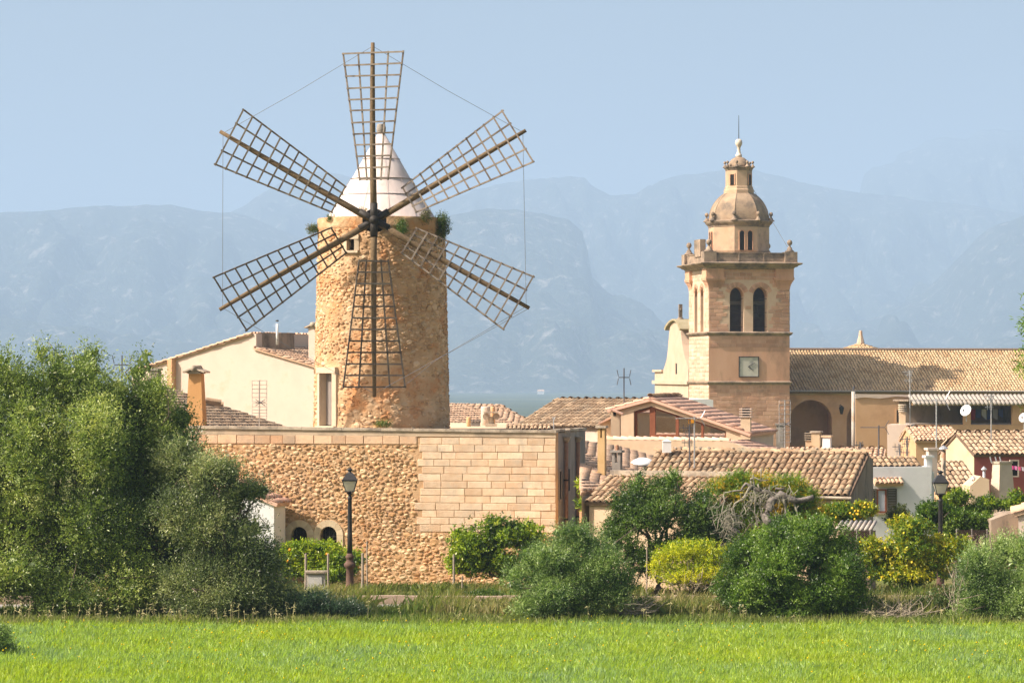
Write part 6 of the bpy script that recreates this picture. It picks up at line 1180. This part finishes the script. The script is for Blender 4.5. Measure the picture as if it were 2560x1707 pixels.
tree('weed_clump', 'low green weeds between the dark bush and the right olive', 'plant', (PX(2330, 93.5), 93.5, 0), bl(93.5, (2350, 1500, 50, 30), (2310, 1520, 45, 25), (2180, 1520, 40, 26), (2390, 1490, 26, 40)), 14000, .07, .03, [((.05, .10, .02), 2), ((.09, .15, .035), 3), ((.2, .17, .07), .6)], 123, trunk_r=.015, limbs=False, twig=.2, up=.8)
tree('weed_clump', 'low green weeds between the olive shrub and the lime shrub', 'plant', (PX(1640, 93.5), 93.5, 0), bl(93.5, (1600, 1520, 30, 22), (1660, 1535, 50, 18), (1740, 1540, 60, 20), (1580, 1545, 30, 16)), 12000, .07, .03, [((.06, .11, .02), 2), ((.12, .17, .035), 3), ((.2, .17, .07), .8)], 124, trunk_r=.015, limbs=False, twig=.2, up=.8)
# leafy boughs of a tree standing just outside the frame on the right
q = P(2700, 900, 62); tree('ash_tree', 'bright green leafy bough entering at the upper right edge', 'tree', (q.x+.6, 62, gz(62)), bl(62, (2580, 905, 30, 24, 0, 1.), (2596, 800, 32, 40, 0, 1.), (2660, 860, 60, 90), (2760, 850, 110, 150), (2720, 1000, 110, 90)), 26000, .13, .022, [((.10, .20, .012), 2), ((.20, .32, .02), 3)], 125, trunk_r=.2, fork=.7, twig=.25, per=9, up=-.1)
# plants rooted on the mill
for lb, x, y, rx, ry, Y, n, cl, up in (('tall fringed weed tuft on the right rim of the mill', 1104, 572, 17, 34, 119.6, 5200, [((.06, .11, .02), 3), ((.13, .16, .04), 2), ((.2, .17, .08), .8)], 1.5), ('brown dry tuft at the foot of the cap, right side', 1066, 544, 9, 13, 118.6, 1100, [((.18, .13, .05), 3), ((.10, .12, .03), 2)], 1.), ('green ivy patch hanging below the cap', 1004, 568, 9, 17, 118.05, 1500, [((.04, .10, .012), 2), ((.08, .16, .02), 3)], -.4), ('round weed tuft on the left flank of the mill', 784, 578, 13, 11, 120.2, 1500, [((.08, .13, .02), 3), ((.2, .17, .06), 2)], 1.), ('tiny weed under the left edge of the cap', 828, 551, 6, 8, 119.0, 500, [((.12, .16, .03), 3)], 1.), ('weed growing at the foot of the mill tower', 957, 1064, 15, 7, 117.7, 900, [((.08, .14, .02), 3), ((.16, .2, .04), 2)], 1.2), ('yellow dry weed beside the sail hub', 905, 535, 10, 9, 118.4, 700, [((.30, .22, .06), 3), ((.12, .14, .04), 2)], .8)):
    t = thing('wall_weed', tuple(P(x, y+ry, Y)), lb, 'weed', 'weeds rooted on the mill'); foliage('leaves', t, [blob(x, y, rx, ry, Y)], n, .07, .018, cl, int(x), twig=.16, per=6, up=up, shell=(.1, 1.), rough=.2)
    MB().tube([P(x, y+ry, Y), P(x, y, Y)], .012, 4).out('stem', mat('bark', (.1, .1, .1)), t)
# dead tree
m_dead = mat('dead_wood', (.15, .125, .105), (.30, .27, .24), s=6, bs=22, bd=.03, stain=(.09, .075, .065), ss=3, st=(.5, .62)); m_lich = mat('lichen_twig', (.20, .18, .13), (.33, .31, .24), s=6, bs=30)
YD = 95.; dt = thing('dead_tree', (PX(1925, YD), YD, 0), 'gnarled grey dead tree above the dark bush', 'tree'); rng = random.Random(77)
def dl(name, pts, r0, r1, m, wob=.02, par=None):
    pts = [P(x, y, YD+(k*.13 if i else 0)) for i, (x, y, *k_) in enumerate(pts) for k in [(k_[0] if k_ else 0)]]; q = []
    for i in range(len(pts)-1):
        for t in (0, .5): q.append(pts[i].lerp(pts[i+1], t)+Vector((rng.gauss(0, wob), rng.gauss(0, wob), rng.gauss(0, wob))))
    q.append(pts[-1]); n = len(q)-1; return MB().tube(q, [r0+(r1-r0)*i/n for i in range(n+1)], 8).out(name, m, par or dt, True)
tk = dl('trunk', [(1930, 1500), (1926, 1400), (1924, 1322), (1912, 1286), (1926, 1258), (1934, 1244)], .17, .12, m_dead)
dl('bough', [(1934, 1246), (1951, 1236), (1968, 1243), (1984, 1250), (2005, 1251), (2034, 1242)], .12, .07, m_dead)
dl('bough', [(1930, 1248), (1919, 1232), (1894, 1225), (1877, 1213), (1864, 1209), (1852, 1226), (1831, 1227)], .08, .02, m_dead); dl('bough', [(1877, 1213), (1867, 1232), (1856, 1249), (1837, 1259), (1829, 1272), (1828, 1300)], .05, .015, m_lich)
dl('bough', [(1890, 1224), (1884, 1205), (1886, 1176)], .035, .015, m_lich); dl('bough', [(1900, 1225), (1902, 1198), (1903, 1169)], .03, .012, m_lich); dl('bough', [(1880, 1212), (1876, 1196), (1888, 1193), (1905, 1200), (1922, 1200)], .035, .012, m_lich)
dl('bough', [(1936, 1244), (1942, 1220), (1962, 1222)], .05, .03, m_dead); dl('broken_log', [(1832, 1320), (1845, 1330), (1858, 1342), (1884, 1372), (1900, 1420)], .05, .1, m_dead)
dl('bough', [(1955, 1240), (1966, 1265), (1963, 1295), (1953, 1325), (1943, 1355), (1922, 1378)], .05, .018, m_lich); dl('bough', [(1985, 1255), (1998, 1300), (2008, 1330), (2000, 1345)], .035, .012, m_lich); dl('bough', [(1962, 1290), (1980, 1310), (1990, 1340)], .02, .01, m_lich)
dl('bough', [(1808, 1234), (1807, 1265), (1798, 1300), (1790, 1330), (1775, 1334)], .025, .01, m_lich); dl('bough', [(1831, 1227), (1812, 1232), (1806, 1244)], .022, .02, m_lich); dl('bough', [(1892, 1225), (1887, 1262), (1890, 1300), (1894, 1336)], .025, .008, m_lich)
tws = MB()
for cx, cy, sx, sy, n in ((1815, 1300, 26, 40, 70), (1960, 1310, 34, 46, 80), (1890, 1240, 32, 34, 60), (1830, 1290, 22, 34, 40), (1935, 1235, 40, 16, 40), (1900, 1300, 16, 36, 25)):
    for _ in range(n):
        a = P(rng.gauss(cx, sx*.6), rng.gauss(cy, sy*.6), YD+rng.gauss(0, .3)); d = Vector((rng.gauss(0, .6), rng.gauss(0, .5), rng.gauss(-.7, .5))).normalized()*rng.uniform(.15, .45); b = a+d; c = b+Vector((rng.gauss(0, .1), rng.gauss(0, .1), rng.gauss(-.04, .1)))
        tws.tube([a, a.lerp(b, .5)+Vector((rng.gauss(0, .03), 0, rng.gauss(0, .03))), b, c], [.012, .01, .007, .004], 4)
tag(tws.out('lichened_twigs', m_lich, dt), kind='stuff')
# dead brush piles
for lb, x, y, sx, sy, n, Y in (('heap of dead grey brushwood left of the right olive', 2245, 1540, 60, 14, 130, 91.6), ('bare twigs at the right foot of the round olive shrub', 1590, 1525, 32, 18, 60, 91.8), ('dry stems under the lime shrub', 1740, 1462, 50, 18, 70, 100.8), ('tall dry stems before the right olive shrub', 2390, 1490, 26, 46, 26, 91.)):
    mb = MB(); rng = random.Random(int(x))
    for _ in range(n):
        a = P(rng.gauss(x, sx*.6), rng.gauss(y, sy*.5), Y+rng.gauss(0, .25)); v_ = 2.2 if 'tall' in lb or 'under' in lb else .35; d = Vector((rng.gauss(0, .7), rng.gauss(0, .4), abs(rng.gauss(0, v_)))).normalized()*rng.uniform(.3, .8); a.z = max(a.z, .03)
        mb.tube([a, a+d*.5+Vector((rng.gauss(0, .04), 0, rng.gauss(0, .04))), a+d], [.012, .009, .004], 4)
    tag(mb.out('brushwood', mat('dry_twig', (.26, .22, .16), (.40, .34, .26), s=8)), lb, 'brushwood')
# ---------------------------------------------------------------- grass
def blades(name, n, xr, yr, h, w, pal, seed, lean=.35, wx=None, keep=None, kind='stuff', zoff=0.):
    R = np.random.default_rng(seed); y = yr[0]+(yr[1]-yr[0])*R.random(n); hw = (1280+170)/F*y if xr is None else None
    x = (R.random(n)*2-1)*hw if xr is None else xr[0]+(xr[1]-xr[0])*R.random(n)
    if keep is not None:
        k = keep(x, y, R); x, y = x[k], y[k]; n = len(x)
    z = ground_z(y)+zoff; hh_ = h*R.uniform(.6, 1.25, n)*(1+.18*np.sin(x*1.3+np.sin(y)*2)*np.sin(y*1.1+x*.4)); a = R.uniform(0, 6.283, n); d = np.stack([np.cos(a), np.sin(a), np.zeros(n)], 1); s = np.stack([-np.sin(a), np.cos(a), np.zeros(n)], 1)
    p = np.stack([x, y, z], 1); up = np.array([0, 0, 1.]); ln = np.abs(R.normal(0, lean, n))[:, None]; wind = np.array([.12, 0, 0])
    mid = p+up*hh_[:, None]*.55+(d*ln*.35+wind*.4)*hh_[:, None]; tip = p+up*hh_[:, None]*(1-.25*ln)+(d*ln+wind)*hh_[:, None]
    ww = (w*R.uniform(.6, 1.3, n))[:, None]
    v = np.stack([p-s*ww*.3, p+s*ww*.55, tip, mid-s*ww*.6], 1)
    t = .55+sum(a_*np.sin(x*kx+y*ky+np.sin(x*ky*.7-y*kx*.6)*1.5+f0) for a_, kx, ky, f0 in ((.10, .31, .23, 1), (.10, -.52, .41, 2), (.09, .9, .5, .3), (.07, 1.7, -1.1, 4), (.06, 2.9, 1.9, 2.2)))+R.normal(0, .2, n); t = np.clip(t, 0, .999)*(len(pal)-1)
    i = t.astype(int); f_ = (t-i)[:, None]; P_ = np.array(pal); c = (P_[i]*(1-f_)+P_[np.minimum(i+1, len(pal)-1)]*f_)*R.uniform(.75, 1.25, (n, 1))
    o = mesh_obj(name, v.reshape(-1, 3), np.arange(4*n).reshape(-1, 4), leafmat('grass_leaf', .42, .04), None, col=np.repeat(c, 4, 0)); return tag(o, kind=kind)
GR = [(.30, .42, .21), (.32, .46, .11), (.37, .49, .07), (.43, .52, .07)]
o = blades('grass', 205000, None, (71, 91.4), .27, .02, GR, 1, keep=lambda x, y, R: y < 90.5+.35*np.sin(x*.7)+.25*np.sin(x*1.9+1)+.2*np.sin(x*4.1)+R.normal(0, .25, len(x))); o['label'] = 'bright green young wheat grass filling the foreground field'
o = blades('field_edge_grass', 9000, None, (89.6, 91.4), .38, .018, [(.14, .2, .04), (.22, .27, .06), (.34, .33, .14)], 2); o['label'] = 'taller oat grass along the far field edge'
o = blades('verge_grass', 66000, None, (90.4, 96.5), .30, .018, [(.06, .12, .02), (.10, .16, .03), (.17, .20, .06), (.24, .22, .10)], 3); o['label'] = 'mixed grass of the near road verge'
o = blades('bank_grass', 60000, None, (100.1, 112.), .3, .02, [(.08, .13, .02), (.13, .17, .035), (.22, .21, .07), (.30, .25, .11)], 4, keep=lambda x, y, R: np.sin(x*.8+1)+np.sin(y*.9+x*.3)+R.normal(0, .6, len(x)) > -.5); o['label'] = 'patchy weedy grass between road and houses'
o = blades('tall_weeds', 34000, None, (92.5, 96.4), .6, .022, [(.10, .16, .03), (.18, .22, .05), (.30, .28, .10), (.42, .36, .18)], 14, keep=lambda x, y, R: np.sin(x*1.1+2)+np.sin(x*2.3+1)+R.normal(0, .6, len(x)) > -.2); o['label'] = 'clumps of taller half dry weeds on the road verge'
o = blades('roadside_weeds', 14000, None, (99.95, 103.), .5, .022, [(.10, .17, .03), (.20, .24, .05), (.34, .30, .12)], 15, keep=lambda x, y, R: np.sin(x*.9+.5)+np.sin(x*2.1)+R.normal(0, .5, len(x)) > .1); o['label'] = 'weeds behind the low stone edging'
def spots(name, label, n, yr, r, col, seed, hz, xr=None):
    R = np.random.default_rng(seed); y = yr[0]+(yr[1]-yr[0])*R.random(n)**.8; x = (R.random(n)*2-1)*(1300/F)*y if xr is None else xr[0]+(xr[1]-xr[0])*R.random(n)
    c = np.stack([x, y, ground_z(y)+hz*R.uniform(.7, 1.2, n)], 1); D = np.array([(1, 0, 0), (-1, 0, 0), (0, 1, 0), (0, -1, 0), (0, 0, 1), (0, 0, -1.)])*r; v = c[:, None]+D[None]*R.uniform(.6, 1.3, (n, 1, 1))
    T = np.array([(0, 2, 4), (2, 1, 4), (1, 3, 4), (3, 0, 4), (2, 0, 5), (1, 2, 5), (3, 1, 5), (0, 3, 5)]); f = (T[None]+(np.arange(n)*6)[:, None, None]).reshape(-1, 3)
    o = mesh_obj(name, v.reshape(-1, 3), f, leafmat('petal', .2, 0.), None, col=np.tile(np.array(col), (n*6, 1))); tag(o, kind='stuff'); o['label'] = label
spots('field_flowers', 'scattered small yellow flowers in the field', 260, (72, 90), .022, (.75, .55, .02), 5, .33)
spots('verge_flowers', 'small pale and yellow flowers on the road verge', 220, (95, 98), .018, (.6, .52, .25), 6, .3)
# seeding oat stalks in front of the olives
R = random.Random(9); mb = MB(); vs = []
for _ in range(100):
    x = R.choice((R.uniform(0, 760), R.uniform(0, 760), R.uniform(0, 2560))); Y = R.uniform(89.8, 91.2); a = P(x, 1, Y); a.z = 0; h = R.uniform(.35, .8); b = a+Vector((R.gauss(0, .08), R.gauss(0, .05), h)); mb.tube([a, a.lerp(b, .6), b], [.005, .005, .003], 4)
    for k in range(R.randrange(4, 9)):
        c = a.lerp(b, R.uniform(.68, 1.)); e = c+Vector((R.gauss(0, .05), R.gauss(0, .05), -R.uniform(.0, .06))); mb.tube([c, (c+e)/2, e], [.004, .012, .003], 4)
tag(mb.out('oat_stalks', mat('dry_oat', (.34, .32, .14), (.46, .40, .22), s=9, bump=0)), 'seeding wild oat stalks along the far field edge', kind='stuff')
# far farmhouses on the plain
for x, y, w, Y, lb in ((1352, 983, 16, 6100, 'larger white farmhouse far off on the plain'), (1434, 978, 9, 6800, 'smaller white farmhouse far off on the plain')):
    wm = w*Y/F; c = P(x, y, Y); c.z = -20; t = thing('farmhouse', tuple(c), lb, 'farmhouse', 'white farmhouses on the plain'); h = 6.
    MB().box(c+Zv*h/2, (wm, 10, h)).out('wall', m_white, t); MB().prism([c+Vector((-wm/2-.5, -5.5, h)), c+Vector((-wm/2-.5, 5.5, h)), c+Vector((-wm/2-.5, 0, h+3))], Vector((wm+1, 0, 0))).out('roof', m_ter, t)
